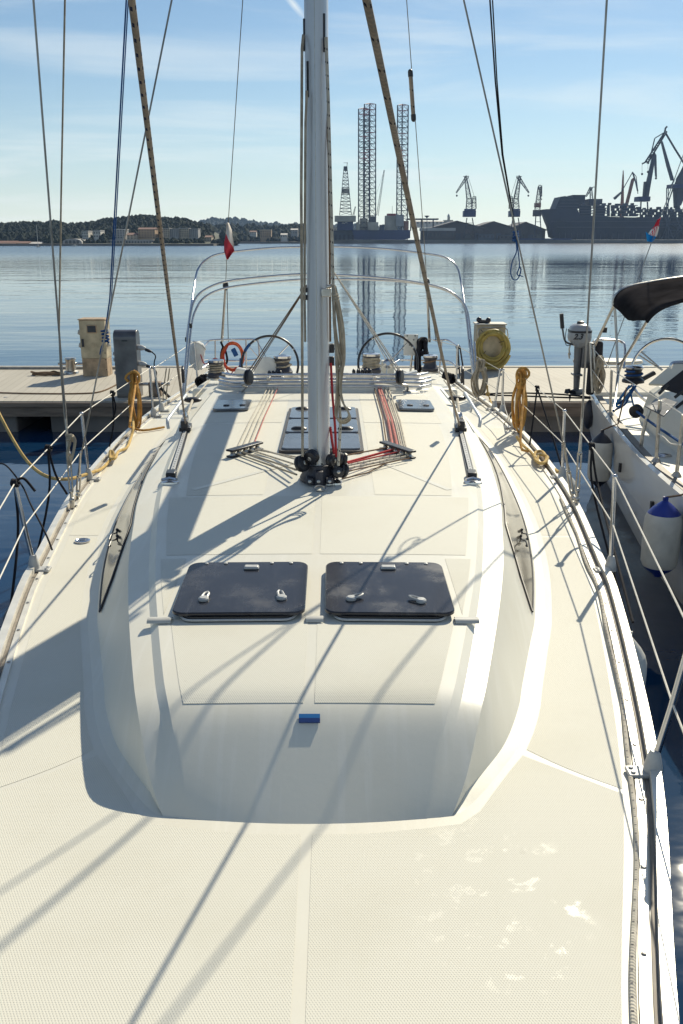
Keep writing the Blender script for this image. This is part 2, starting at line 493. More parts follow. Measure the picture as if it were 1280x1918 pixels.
# coachroof
c = MB(); rows = []
for Y in [2.786, 2.795, 2.81, 2.83] + [2.86 + .04 * k for k in range(24)] + [3.9 + .1 * k for k in range(22)] + [6.1,6.4,6.8,7.3,7.8,8.4,9,9.6,10.1,10.6]:
    H, hb, hA, hB, hC, za, zb, zC = sect(Y)
    zc = 1.3 + H
    half = [(f * hC, zc - (zc - zC) * f * f) for f in (0, .15, .3, .45, .6, .75, .88, .97, 1)] + [(hB, zb), (hB * .5 + hA * .5, (zb + za) / 2 + .001), (hA, za), (hA * .55 + hb * .45, za * .42 + 1.3 * .58 + .012 * min(1, H * 4)), (hb - .02, 1.3 + min(.018, H * .2)), (hb + .035, 1.3005)]
    k = .05 * math.exp(-(Y - 2.785) / .12)
    pts = [(-x, z) for x, z in half[::-1]] + half[1:]
    rows.append([(xc(Y) + x, Y + k * min(1.5, (x / .54) ** 2), z - .001) for x, z in pts])
c.loft(rows)
n = len(rows[0]); c.face([len(c.v) - n + i for i in range(n)])
coach = c.build('coachroof', M['gel'], yacht, angle=17)

# nonskid panels
def grid_panel(name, fn, nu, nv, parent=yacht, m='nonskid'):
    b = MB(); b.loft([[fn(u / nu, v / nv) for u in range(nu + 1)] for v in range(nv + 1)])
    return b.build(name, M[m], parent)
def rail_in(Y): return interp(RAIL, Y) - .135
END = [(.02,2.725),(.22,2.73),(.42,2.76),(.55,2.785),(.63,2.86),(.70,2.98),(.78,3.11),(.86,3.235)]
def fore(s):
    last = (rail_in(2.97), 2.97)
    ends = END + [(END[-1][0] + (last[0] - END[-1][0]) * k / 4, END[-1][1] + (last[1] - END[-1][1]) * k / 4) for k in (1, 2, 3, 4)]
    fr = [((x - .02) / (rail_in(y) - .02), y) for x, y in ends]
    def fn(u, v):
        f, ye = fr[int(round(u * (len(fr) - 1)))]
        Y = .35 + (ye - .35) * v
        return (xc(Y) + s * (.02 + f * (rail_in(Y) - .02)), Y, DECK + .0012)
    grid_panel('nonskid_panel', fn, len(fr) - 1, 14)
def side(s, y0, y1, slope=-.28):
    def fn(u, v):
        ys = y0 + slope * u
        Y = ys + (y1 - ys) * v
        a, b = interp(BASE, Y) + .075, rail_in(Y)
        return (xc(Y) + s * (a + (b - a) * u), Y, DECK + .0012)
    grid_panel('nonskid_panel', fn, 6, 22)
for s in (-1, 1):
    fore(s); side(s, 3.28, 6.05); side(s, 6.09, 9.9, 0)
def roofp(s, xi, xo, y0, y1, nu=14, nv=26, up=.0004):
    def fn(u, v):
        Y = y0 + (y1 - y0) * v
        a = xi(Y) if callable(xi) else xi; b = xo(Y) if callable(xo) else xo
        x = a + (b - a) * u
        return (xc(Y) + s * x, Y, roof_z(x, Y) + up)
    grid_panel('nonskid_panel', fn, nu, nv)
YF = lambda py, px=450: on_roof(px, py).y
hc = lambda Y: sect(Y)[4] - .06
for s in (-1, 1):
    roofp(s, .022, hc, YF(1317), YF(1166))
    roofp(s, .022, hc, YF(1038), YF(930))
    roofp(s, .37, lambda Y: sect(Y)[4] - .17, YF(927), 8.1)
    roofp(s, .37, lambda Y: sect(Y)[4] - .14, 8.14, 9.7)
    roofp(s, .70, lambda Y: sect(Y)[4] - .03, YF(1150), YF(1045), 3, 6)
# smooth moulded seams lying over the nonskid
def ribbon(name, P, wdt, m='gel', up=.0, parent=yacht):
    b = MB(); L, Rr = [], []
    P = [Vector(p) for p in P]
    for i, p in enumerate(P):
        t = (P[min(i+1, len(P)-1)] - P[max(i-1, 0)]); t.z = 0; t.normalize()
        nrm = Vector((-t.y, t.x, 0)) * wdt / 2
        L.append(p + nrm + Vector((0, 0, up))); Rr.append(p - nrm + Vector((0, 0, up)))
    b.loft([L, Rr]); return b.build(name, M[m], parent)
for s in (-1, 1):
    A_, B_ = ((545, 868), (362, 917)) if s < 0 else ((715, 866), (842, 917))
    P = [on_roof(A_[0] + (B_[0] - A_[0]) * k / 8, A_[1] + (B_[1] - A_[1]) * k / 8, .0026) for k in range(9)]
    ribbon('moulded_seam', P, .045)
YH0, YH1 = on_roof(450, 1147, .04).y, on_roof(450, 1052, .04).y
# drain channels in front of the twin hatches
for a, b in ((-.76, -.65), (-.03, .05), (.655, .765)):
    g = MB(); rows = []
    for k in range(5):
        x = a + (b - a) * k / 4
        rows.append([(xc(YH0) + x, YH0 + .03 * math.cos(q), roof_z(x, YH0) + .002 + .016 * math.sin(q)) for q in [math.pi * i / 6 for i in range(7)]])
    g.loft(rows); g.build('drain_channel', M['shadowgap'], yacht)

# side windows
for s in (-1, 1):
    b = MB(); rows = []
    for k in range(31):
        t = k / 30; Y = 4.60 + (8.7 - 4.6) * t
        lo = .10; hi = .10 + .80 * min(1, ((Y - 4.6) / .8)) ** .9 if Y < 5.4 else .90 - .50 * max(0, (Y - 5.9) / 2.8)
        if k == 0: hi = lo + .002
        H, hb, hA, hB, hC, za, zb, zC = sect(Y)
        rr = []
        for f in [lo + (hi - lo) * j / 5 for j in range(6)]:
            # side wall is base -> mid (slightly bulged) -> A
            mid = (hA * .55 + hb * .45, za * .42 + 1.3 * .58 + .012)
            b0 = (hb - .02, 1.318); 
            if f < .45: q = f / .45; x = b0[0] + (mid[0] - b0[0]) * q; z = b0[1] + (mid[1] - b0[1]) * q
            else: q = (f - .45) / .55; x = mid[0] + (hA - mid[0]) * q; z = mid[1] + (za - mid[1]) * q
            rr.append((xc(Y) + s * (x + .006), Y, z + .006))
        rows.append(rr)
    b.loft(rows); win = b.build('side_window', M['sidewin'], yacht)
    e = MB(); loop = [r[0] for r in rows] + [r[-1] for r in rows[::-1]]
    e.tube(loop, .006, 6, closed=True); e.build('window_seal', M['joint'], win)
    # hooks of the window catch seen through the pane
    for yy, ff in ((5.75, .35), (5.55, .42)):
        H, hb, hA, hB, hC, za, zb, zC = sect(yy)
        x = hb + (hA - hb) * ff; z = 1.3 + (za - 1.3) * ff
        k = MB(); k.tube(smoothpts([(xc(yy) + s * (x + .012 + .0 * q), yy - .12 + .06 * q, z + .008 + .014 * math.sin(q * 1.5)) for q in range(5)], 4), .0045, 6)
        k.ball((xc(yy) + s * (x + .008), yy + .08, z + .012), .010); k.ball((xc(yy) + s * (x + .010), yy - .10, z + .006), .008)
        k.build('window_catch', M['black'], win)

# toe rail: inner flange with screws, dark strip coloured as the shaded gap, pale outer rail
for s in (-1, 1):
    Y_ = [-.6 + 15.2 * i / 76 for i in range(77)]
    def strip(a, b, z0, z1, name, m, par):
        q = MB(); rows = []
        for Y in Y_:
            h = interp(RAIL, Y)
            rows.append([(xc(Y) + s * (h - x), Y, z) for x, z in ((a, z0), (a, z1), (b, z1), (b, z0))])
        q.loft(rows, closed_u=True); return q.build(name, M[m], par)
    rail = strip(.030, -.012, DECK - .03, DECK + .042, 'toe_rail', 'rail', yacht)
    strip(.086, .056, DECK, DECK + .012, 'rail_flange', 'rail', rail)
    strip(.047, .033, DECK, DECK + .0055, 'rail_groove', 'railgroove', rail)
    for i in range(34):
        Y = 1.4 + i * .38; h = interp(RAIL, Y) - .071
        sc = MB(); sc.lathe([(.009, 0), (.009, .004), (.005, .005)], 8, T((xc(Y) + s * h, Y, DECK + .0125)))
        sc.build('rail_screw', M['steel_dull'], rail)

# stanchions and lifelines
def stanchion(bx, by, tx, ty, base=True, m='steel', r=.0135):
    b = at_z(bx, by, DECK); t = at_y(tx, ty, b.y + .01)
    q = MB(); q.tube([b + Vector((0, 0, .05)), b.lerp(t, .5), t], r, 10)
    q.ball(t, r * 1.25); st = q.build('stanchion', M[m], yacht)
    if base:
        k = MB(); s = 1 if b.x > 0 else -1
        k.lathe([(.037, 0), (.036, .03), (.023, .085), (.018, .098)], 14, T(b + Vector((0, 0, .012))))
        k.box(b.x - s * .10, b.x, b.y - .035, b.y + .035, DECK + .006, DECK + .022)
        k.lathe([(.01, 0), (.01, .006)], 8, T((b.x - s * .08, b.y - .015, DECK + .022)))
        k.lathe([(.01, 0), (.01, .006)], 8, T((b.x - s * .08, b.y + .018, DECK + .022)))
        k.build('stanchion_base', M['greyplastic'], st, bevel=.004)
    return b, t
SR = [stanchion(*a) for a in ((1222,1452,1297,1189),(1143,1072,1152,893),(1053,897,1058,770),(977,812,981,706),(963,803,968,722),(940,775,943,693),(926,768,937,693))]
SL = [stanchion(*a) for a in ((65,1070,28,905),(167,900,153,775),(248,802,248,712),(288,781,281,690),(303,771,289,689))]
ST = [stanchion(855,722,857,648,False), stanchion(371,720,364,640,False)]
# thin wires closing each side
def wire(name, P, r, m, parent=yacht, n=6): q = MB(); q.tube(P, r, n); return q.build(name, M[m], parent)
bowR, bowL = Vector((.78, .2, 1.95)), Vector((-.95, .2, 1.95))
def mid(st): return st[0].lerp(st[1], .52)
wire('lifeline', [bowR, SR[0][1], SR[1][1], SR[2][1], SR[3][1]], .0042, 'lifewire')
wire('lifeline', [bowR - Vector((0, 0, .3)), mid(SR[0]), mid(SR[1]), mid(SR[2]), mid(SR[3])], .0042, 'lifewire')
wire('lifeline', [bowL, SL[0][1], SL[1][1], SL[2][1]], .0042, 'lifewire')
wire('lifeline', [bowL - Vector((0, 0, .3)), mid(SL[0]), mid(SL[1]), mid(SL[2])], .0042, 'lifewire')
wire('lifeline', [SR[6][1], ST[0][1], at_y(800, 634, 14.0)], .0042, 'lifewire')
wire('lifeline', [mid(SR[6]), mid(ST[0]), at_y(815, 675, 14.0)], .0042, 'lifewire')
wire('lifeline', [SL[4][1], ST[1][1], at_y(402, 637, 14.0)], .0042, 'lifewire')
wire('lifeline', [mid(SL[4]), mid(ST[1]), at_y(395, 672, 14.0)], .0042, 'lifewire')
wire('lifeline', [SL[2][1], SL[3][1]], .0042, 'lifewire')
# slack gate wire on the right
a, b = SR[5][1], SR[4][1]
wire('gate_wire', [a, a.lerp(b, .5) - Vector((0, 0, .02)), b], .0042, 'lifewire')
a, b = mid(SR[5]), mid(SR[4])
wire('gate_wire', smoothpts([a, a.lerp(b, .3) - Vector((0, 0, .16)), a.lerp(b, .7) - Vector((0, 0, .2)), b], 5), .0055, 'lifewire')
wire('gate_brace', [at_z(944, 795, DECK), mid(SR[4])], .007, 'steel_dull')

# ---------------------------------------------------------------- hatches
def rrect(x0, x1, y0, y1, r, n=5):
    P = []
    for cx, cy, a0 in ((x1 - r, y1 - r, 0), (x0 + r, y1 - r, 90), (x0 + r, y0 + r, 180), (x1 - r, y0 + r, 270)):
        P += [(cx + r * math.cos(R(a0 + 90 * k / n)), cy + r * math.sin(R(a0 + 90 * k / n))) for k in range(n + 1)]
    return P
def lid_handle(p, ang, parent, k=1.0):
    h = MB(); MM = T(p) @ rot('Z', ang)
    h.lathe([(.030 * k, 0), (.030 * k, .010), (.022 * k, .016), (.004, .017)], 16, MM)
    for s in (-1, 1):
        h.tube([MM @ Vector((s * .016 * k, .012, .011)), MM @ Vector((s * .013 * k, .06 * k, .015)), MM @ Vector((0, .078 * k, .016))], .0075 * k, 6)
    return h.build('hatch_handle', M['greyplastic'], parent)
def hatch(cx, y0, y1, x0, x1, m='acrylic', lift=.024, rim=True, name='deck_hatch', r=.055, th=.016):
    root_z = lambda x, y: roof_z(x, y)
    def lay(P, up): return [(xc(y) + x, y, root_z(x, y) + up) for x, y in P]
    P = rrect(x0, x1, y0, y1, r)
    ym, xm = (y0 + y1) / 2, (x0 + x1) / 2
    b = MB()
    lo, hi, top = lay(P, lift), lay(P, lift + th * .7), lay([(xm + (x - xm) * .985, ym + (y - ym) * .985) for x, y in P], lift + th)
    b.loft([lo, hi, top], closed_u=True)
    n = len(P); b.face(list(range(n - 1, -1, -1))); b.face([2 * n + i for i in range(n)])
    lid = b.build(name, M[m], yacht, angle=25)
    if rim:
        Q = rrect(x0 + .05, x1 - .05, y0 - .012, y1 - .03, r)
        q = MB(); q.loft([lay(Q, -.004), lay(Q, lift)], closed_u=True); q.build('hatch_rim', M['joint'], lid)
        Q = rrect(x0 + .045, x1 - .045, y0 - .018, y1 - .02, r)
        q = MB(); q.tube(lay(Q, lift * .45), .006, 6, closed=True); q.build('hatch_gasket', M['greyplastic'], lid)
    return lid, (lambda x, y, up=0: Vector((xc(y) + x, y, root_z(x, y) + lift + th + up)))
for x0, x1, hs, tw in ((-.655, -.036, ((-.52, YH0 + .14), (-.15, YH0 + .15)), (-10, 14)), (.056, .66, ((.18, YH0 + .14), (.51, YH0 + .12)), (-62, 58))):
    lid, top = hatch(0, YH0, YH1, x0, x1)
    for (hx, hy), a in zip(hs, tw): lid_handle(top(hx, hy), R(a), lid, .82)
    xm = (x0 + x1) / 2
    v = MB(); v.box(-.04, .04, -.022, .022, 0, .014, M=T(top(xm + .02, YH1 - .09)), taper=.15); v.build('hatch_vent', M['greyplastic'], lid, bevel=.004)
    for k in (-.22, -.12, .12, .22):
        v = MB(); v.lathe([(.010, 0), (.010, .004), (.006, .006)], 10, T(top(xm + k, YH1 - .025))); v.build('hinge_stud', M['greyplastic'], lid)
# three grey lids behind the mast, framed in black
YM0, YM1 = YF(849), YF(770); LM = YM1 - YM0
fr_ = MB(); Q = rrect(-.335, .335, YM0 - .03, YM1 + .03, .06)
fr_.loft([[(xc(y) + x, y, roof_z(x, y) - .002) for x, y in Q], [(xc(y) + x, y, roof_z(x, y) + .022) for x, y in Q]], closed_u=True)
fr_.face([len(Q) + i for i in range(len(Q))]); hf = fr_.build('hatch_frame', M['joint'], yacht)
for y0, y1, hy in ((YM0, YM0 + .31 * LM, 0), (YM0 + .345 * LM, YM0 + .655 * LM, YM0 + .41 * LM), (YM0 + .69 * LM, YM1, YM1 - .12)):
    lid, top = hatch(0, y0, y1, -.31, .31, 'acrylic_pale', .020, False, 'skylight_lid', .05, .016)
    if hy:
        for hx in (-.20, .20):
            h = MB(); h.lathe([(.045, 0), (.045, .008), (.03, .02), (.004, .022)], 14, T(top(hx, hy)) @ Matrix.Diagonal((1.5, .8, 1, 1))); h.build('hatch_handle', M['black'], lid)
for x0, x1 in ((-1.08, -.73), (.73, 1.08)):
    lid, top = hatch(0, YF(771), YF(754), x0, x1, 'acrylic_pale', .012, False, 'small_hatch', .05, .02)
    for hx in (.12, .28):
        h = MB(); h.lathe([(.03, 0), (.03, .008), (.004, .012)], 12, T(top(x0 + hx, YF(765)))); h.build('hatch_handle', M['black'], lid)
# blue registration sticker strip on the nose
p = on_roof(580, 1347); t0 = on_roof(580, 1353); t1 = on_roof(580, 1340); tt = (t1 - t0).normalized(); nn = Vector((1, 0, 0)).cross(tt).normalized()
MMx = Matrix((Vector((1, 0, 0)), tt, nn)).transposed().to_4x4(); MMx.translation = p + nn * .002
M['sticker'] = mat('blue_strip', (.02, .16, .42), .35); M['sticker_navy'] = mat('navy_strip', (.01, .04, .17), .35)
b = MB(); b.box(-.041, .041, -.017, .019, 0, .006, M=MMx); stk = b.build('blue_strip', M['sticker'], yacht)
b = MB(); b.box(-.041, .041, -.019, -.001, .0, .0085, M=MMx); b.build('navy_band', M['sticker_navy'], stk)
# deck filler cap on the left side deck
p = at_z(155, 1015, DECK)
b = MB(); b.lathe([(.052, 0), (.052, .008), (.04, .011), (.036, .008), (.004, .009)], 22, T(p + Vector((0, 0, .005)))); b.box(-.02, .02, -.004, .004, .009, .014, M=T(p + Vector((0, 0, .005)))); b.build('filler_cap', M['steel'], yacht)
# ---------------------------------------------------------------- mast, boom, standing rigging
MY = on_roof(600, 897).y; MX = xc(MY) - .003
mz0 = roof_z(0, MY)
b = MB(); rows = []
prof = [(.074 * math.cos(2*math.pi*k/36), (.20 if math.sin(2*math.pi*k/36) > 0 else .118) * math.sin(2*math.pi*k/36)) for k in range(36)]
prof = [(x * (1 - .16 * max(0, y / .2)), y) for x, y in prof]
for z in (mz0 + .115, 3, 6, 10, 15.2):
    rows.append([(MX + x, MY + y + .012 * (z - mz0), z) for x, y in prof])
b.loft(rows, closed_u=True); b.face([len(b.v) - 36 + i for i in range(36)])
b.face(list(range(35, -1, -1)))
mast = b.build('mast', M['alu'], yacht)
def mast_pt(px, py, off=-.125): return at_y(px, py, MY + off)
# luff seam down the front of the section, halyard slots and rivets
q = MB(); zs = [mz0 + .13 + k * (3.3) / 6 for k in range(7)]
q.tube([(MX - .008, MY - .118 + .012 * (z - mz0), z) for z in zs], .0022, 5); q.build('mast_seam', M['steel_dull'], mast)
for dx in (-.022, .022):
    q = MB(); q.lathe([(.006, 0), (.006, .003), (.003, .004)], 8, frame((MX + dx, MY - .1155, mz0 + .135), (0, -1, 0))); q.build('rivet', M['black'], mast)
for px, y0, y1, sx in ((575, 112, 180, -.052), (610, 22, 95, .05), (568.5, 28, 90, -.072)):
    p0, p1 = mast_pt(px, y0, -.10), mast_pt(px, y1, -.10)
    xx = MX + sx; yy = MY - .118 * math.sqrt(max(0.02, 1 - (sx / .076) ** 2)) 
    q = MB(); q.tube([(xx, yy + .012 * (p.z - mz0), p.z) for p in (p0, p1)], .008, 8); q.build('halyard_slot', M['black'], mast)
# mast step casting
b = MB()
b.lathe([(.100, 0), (.102, .02), (.090, .05), (.080, .10), (.080, .125)], 28, T((MX, MY, mz0 - .002)), 0, 1.35, 1.75)
b.box(MX - .02, MX + .03, MY - .205, MY - .13, mz0 + .012, mz0 + .10)
b.box(MX - .085, MX - .035, MY - .20, MY - .12, mz0 + .012, mz0 + .055)
b.box(MX + .05, MX + .10, MY - .20, MY - .12, mz0 + .012, mz0 + .055)
step = b.build('mast_step', M['step'], yacht, bevel=.004)
for dx in (-.06, .0, .075):
    q = MB(); q.lathe([(.012, 0), (.012, .006), (.005, .008)], 10, frame((MX + dx, MY - .206, mz0 + .035), (0, -1, .2))); q.build('step_bolt', M['steel_dull'], step)
# turning blocks round the step
def block(p, r, axis, wdt=.03, parent=None, m='black'):
    f = frame(p, axis); q = MB()
    q.lathe([(r * .55, -wdt), (r * .95, -wdt * .8), (r, -wdt * .35), (r * .80, 0), (r, wdt * .35), (r * .95, wdt * .8), (r * .55, wdt)], 20, f)
    o = q.build('turning_block', M[m], parent or yacht)
    h = MB(); h.lathe([(r * .2, -wdt * 1.15), (r * .32, -wdt * 1.05), (r * .32, wdt * 1.05), (r * .2, wdt * 1.15)], 12, f); h.build('block_pin', M['steel_dull'], o)
    return o
for px, py, r, ax in ((566, 868, .068, (.75, -.5, .35)), (584, 856, .06, (.5, .8, .3)), (641, 880, .066, (.85, .45, -.25)), (641, 860, .055, (.9, .3, -.2)), (622, 862, .05, (.8, -.6, 0)), (632, 884, .045, (.3, -.9, .2))):
    p = at_y(px, py, MY - (.14 if px < 640 else .10)); p.z = max(p.z, mz0 + r * .85)
    block(p, r * .86, ax)
for px in (616, 630):
    p = on_roof(px, 906); q = MB(); q.lathe([(.042, 0), (.040, .012), (.018, .030), (.004, .034)], 14, T(p)); q.build('padeye', M['steel'], yacht)
    q = MB(); q.tube(smoothpts([p + Vector((0, .0, .02)), p + Vector((.008, .05, .06)), p + Vector((-.006, .07, .11)), p + Vector((.004, .09, .16))], 5), .011, 8)
    q.build('shackle', M['steel'], yacht)
q = MB(); p = on_roof(599, 918, .004); q.tube([p + Vector((.042 * math.cos(a * .42), .030 * math.sin(a * .42), .012 + .012 * math.sin(a * .42))) for a in range(15)], .005, 6, closed=True); q.build('lifting_ring', M['steel_dull'], yacht)

# boom, hidden behind the mast but shading the deck
b = MB(); rows = []
for y, z in ((MY + .17, 3.08), (MY + 2.6, 3.20), (MY + 5.8, 3.38)):
    rows.append([(xc(y) + .062 * math.cos(2*math.pi*k/16), y, z + .19 * math.sin(2*math.pi*k/16)) for k in range(16)])
b.loft(rows, closed_u=True); b.face(range(16)); b.face([len(b.v) - 16 + i for i in range(16)])
boom = b.build('boom', M['alu'], yacht)

# clew of the in-mast furled mainsail, drawn out a little along the boom
M['sail'] = mat('white_sailcloth', (.68, .66, .60), .8, spec=.2, noise=.06, nscale=3)
b = MB(); rows = []
for k in range(13):
    t = k / 12; z = 3.20 + 6.3 * t; y0 = MY + .16 + .012 * (z - mz0); y1 = y0 + .98 * (1 - t) ** 1.15 + .01
    rows.append([(xc(y0) + .006 * math.sin(u * 5 + t * 3), y0 + (y1 - y0) * u, z) for u in (0, .25, .5, .75, 1)])
b.loft(rows); b.build('mainsail', M['sail'], yacht, solid=.004)
def chain(px, py): return at_z(px, py, DECK + .01)
CR, CL = chain(1080, 950), chain(136, 952)
def stay(name, base, via, top, r, tb=True, m='wire', tpx=None):
    q = MB(); q.tube([via, top], r, 8)
    o = q.build(name, M[m], yacht)
    if tb:
        d = (via - base); u = MB(); L = d.length
        u.tube([base, base + d * .12], .016, 10); u.tube([base + d * .82, via + d * .25], .0095, 10)
        u.tube([base + d * .66, base + d * .84], .014, 10, r2=.010)
        u.tube([base + d * .12, base + d * .22], .012, 10)
        for s in (-1, 1):
            u.tube([base + d * .2 + Vector((s * .012, 0, 0)), base + d * .64 + Vector((s * .012, 0, 0))], .0075, 8)
        u.ball(base + d * .64, .019); u.ball(base + d * .20, .019); u.ball(base + d * .10, .022)
        u.build('turnbuckle', M['steel_dull'], o)
    return o
capR = at_y(1090, 790, CR.y); capL = at_y(124, 790, CL.y)
tR = at_y(1137, 0, CR.y - .25); tL = at_y(63, 0, CL.y - .25)
stay('cap_shroud', CR, capR, tR + (tR - capR) * 1.4, .0075)
stay('cap_shroud', CL + Vector((-.0, 0, 0)), capL, tL + (tL - capL) * 1.4, .0075)
lowR = at_y(1060, 850, CR.y + .06); lowL = at_y(150, 865, CL.y + .06)
kR = at_y(869, 0, 6.5); kL = at_y(322, 0, 6.5)
stay('lower_shroud', chain(1078, 946) + Vector((0, .06, 0)), lowR, kR + (kR - lowR) * .94, .0062)
stay('lower_shroud', chain(142, 938) + Vector((0, .06, 0)), lowL, kL + (kL - lowL) * .94, .0062)
# spreaders and upper rigging above the frame (their shadows cross the foredeck)
for s in (-1, 1):
    q = MB(); zt = 8.0; q.tube([(MX, MY + .1, zt), (MX + s * 1.95, MY + .45, zt + .1)], .035, 8, r2=.02, flat=.5); q.build('spreader', M['alu'], yacht)
for c, tn in ((CR, 'plate'), (CL, 'plate')):
    q = MB(); q.box(c.x - .02, c.x + .02, c.y - .05, c.y + .08, DECK - .0, DECK + .012); q.box(c.x - .006, c.x + .006, c.y - .03, c.y + .06, DECK, DECK + .07)
    q.build('chainplate', M['steel_dull'], yacht, bevel=.003)
# split backstay with its tackles
for pts, btm in (([(455, 0, 12.2), (427, 430, 13.5), (423, 535, 13.9)], (416, 640, 14.3)), ([(762, 0, 12.2), (796, 470, 13.6), (800, 530, 13.8)], (805, 640, 14.2))):
    P = [at_y(*p) for p in pts]
    top = P[0] + (P[0] - P[1]) * .8
    q = MB(); q.tube([top] + P, .0055, 6); bs = q.build('backstay', M['wire'], yacht)
    B = at_y(*btm)
    q = MB(); q.tube([P[-1], B], .016, 8, r2=.022); q.build('backstay_tube', M['steel_dull'], bs)
    q = MB(); q.tube([P[-1] + Vector((.02, 0, 0)), B + Vector((.10, 0, 0))], .006, 6); q.build('backstay_tail', M['black'], bs)
    q = MB(); q.ball(P[-1], .045, sz=1.6); q.build('backstay_block', M['black'], bs)

# thin dark-blue flag halyards tied off on the lower shrouds
q = MB(); P = [(237, 0, 6.3), (215, 400, 6.6), (206, 560, 6.75), (197, 622, 6.8)]
P = [at_y(*p) for p in P]; q.tube([P[0] + (P[0] - P[1]) * .8] + P, .0055, 6)
q.tube([p + Vector((.012, 0, 0)) for p in P], .004, 6)
q.build('flag_halyard', M['r_blue'], yacht)
q = MB(); P = [(918, 0, 6.3), (928, 150, 6.4), (941, 290, 6.6), (967, 436, 6.7)]
P = [at_y(*p) for p in P]; q.tube([P[0] + (P[0] - P[1]) * .8] + P, .0055, 6)
q.tube([p + Vector((.016 - .016 * i / 3, 0, 0)) for i, p in enumerate(P)], .0045, 6)
q.build('flag_halyard', M['r_black'], yacht)
def knot(c, r, k, turns=3, seed=1, sz=1.4, axis=(0, 0, 1)):
    rr = random.Random(seed); q = MB(); f = frame(c, axis); P = []
    for i in range(turns * 10):
        a = i * .63
        P.append(f @ Vector((k * math.cos(a) * (.8 + .4 * rr.random()), k * math.sin(a) * (.8 + .4 * rr.random()), k * sz * (i / (turns * 10) * 2 - 1) + .2 * k * rr.random())))
    q.tube(smoothpts(P, 2), r, 6); return q
q = knot(at_y(966, 443, 6.68), .006, .018, 4, 3, 2.0); P = [at_y(966, 445, 6.66)] + [at_y(x, y, 6.66) for x, y in ((968, 470), (960, 490), (957, 510), (961, 522), (968, 524), (974, 516))]
q.tube(smoothpts(P, 5), .0042, 6); q.tube(smoothpts([at_y(x, y, 6.66) for x, y in ((968, 450), (972, 480), (973, 500), (969, 512), (973, 516), (976, 505), (973, 498))], 5), .0045, 6); q.tube([at_y(974, 516, 6.66), at_y(980, 518, 6.66)], .004, 6)
q.build('halyard_tail', M['r_blue'], yacht)
q = knot(at_y(197, 630, 6.78), .007, .022, 4, 5, 2.2); q.tube(smoothpts([at_y(x, y, 6.76) for x, y in ((196, 640), (190, 652), (188, 664), (193, 655))], 4), .006, 6); q.build('halyard_tail', M['r_blue'], yacht)
# white halyard parked on the left cap shroud with its snap hook
P = [at_y(*p) for p in ((122, 0, 6.4), (115, 360, 6.62), (111, 620, 6.7), (114, 690, 6.72), (122, 790, 6.76), (127, 815, 6.76))]
q = MB(); q.tube([P[0] + (P[0] - P[1]) * .8] + P, .0065, 6); ph = q.build('parked_halyard', M['r_beige'], yacht)
q = knot(at_y(131, 820, 6.72), .011, .022, 3, 9, 1.2); q.tube(smoothpts([at_y(x, y, 6.70) for x, y in ((132, 826), (127, 850), (130, 870), (137, 850), (141, 828), (138, 818))], 5), .011, 7); q.build('halyard_hook', M['r_beige'], ph)

# ---------------------------------------------------------------- running rigging beside the mast
def line(name, P, r, m, n=7, sub=0, parent=yacht):
    q = MB(); P = [Vector(p) for p in P]; q.tube(smoothpts(P, sub) if sub else P, r, n); return q.build(name, M[m], parent)
def am(px, py, Y): return at_y(px, py, Y - 6.25 + MY)
line('halyard', [am(*p) for p in ((568.5, 66, 6.22), (566, 90, 6.17), (564.5, 360, 6.14), (566, 600, 6.1), (567, 855, 6.08))], .0095, 'r_beige')
line('halyard', [am(*p) for p in ((575, 170, 6.15), (572.5, 230, 6.15), (571, 480, 6.2), (571, 560, 6.22), (572, 640, 6.25))], .008, 'r_beige')
line('halyard', [am(*p) for p in ((611, 70, 6.18), (615, 180, 6.15), (621, 400, 6.14), (625, 560, 6.1), (632, 700, 6.08), (638, 790, 6.07), (634, 872, 6.07))], .0105, 'r_tick')
line('halyard', [am(*p) for p in ((612, 150, 6.25), (616, 300, 6.2), (618, 470, 6.2), (619, 640, 6.22))], .007, 'r_brown')
line('halyard', [am(*p) for p in ((620, 680, 6.2), (623, 740, 6.15), (628, 800, 6.12), (630, 856, 6.1))], .0085, 'r_red')
line('halyard', [am(*p) for p in ((619, 800, 6.24), (623, 830, 6.18), (628, 858, 6.12))], .0095, 'r_red')
# cleats and eyes on the mast sides
for px, py in ((576, 543), (576, 557)):
    q = MB(); p = am(px, py, 6.25); q.box(-.03, .022, -.03, .03, -.016, .016, M=T(p)); q.ball(p - Vector((.03, 0, 0)), .02); q.build('mast_cleat', M['black'], mast, bevel=.004)
q = MB(); p = am(612, 549, 6.16); q.box(-.035, .03, -.03, .03, -.022, .03, M=T(p)); q.tube([p + Vector((.0, -.03, .04)), p + Vector((.04, -.03, .05))], .012, 8); q.build('mast_cleat', M['steel_dull'], mast, bevel=.005)
for py in (652, 676):
    q = MB(); p = am(622, py, 6.28); q.box(-.03, .016, -.03, .03, -.03, .03, M=T(p)); q.build('mast_fairlead', M['black'], mast, bevel=.005)
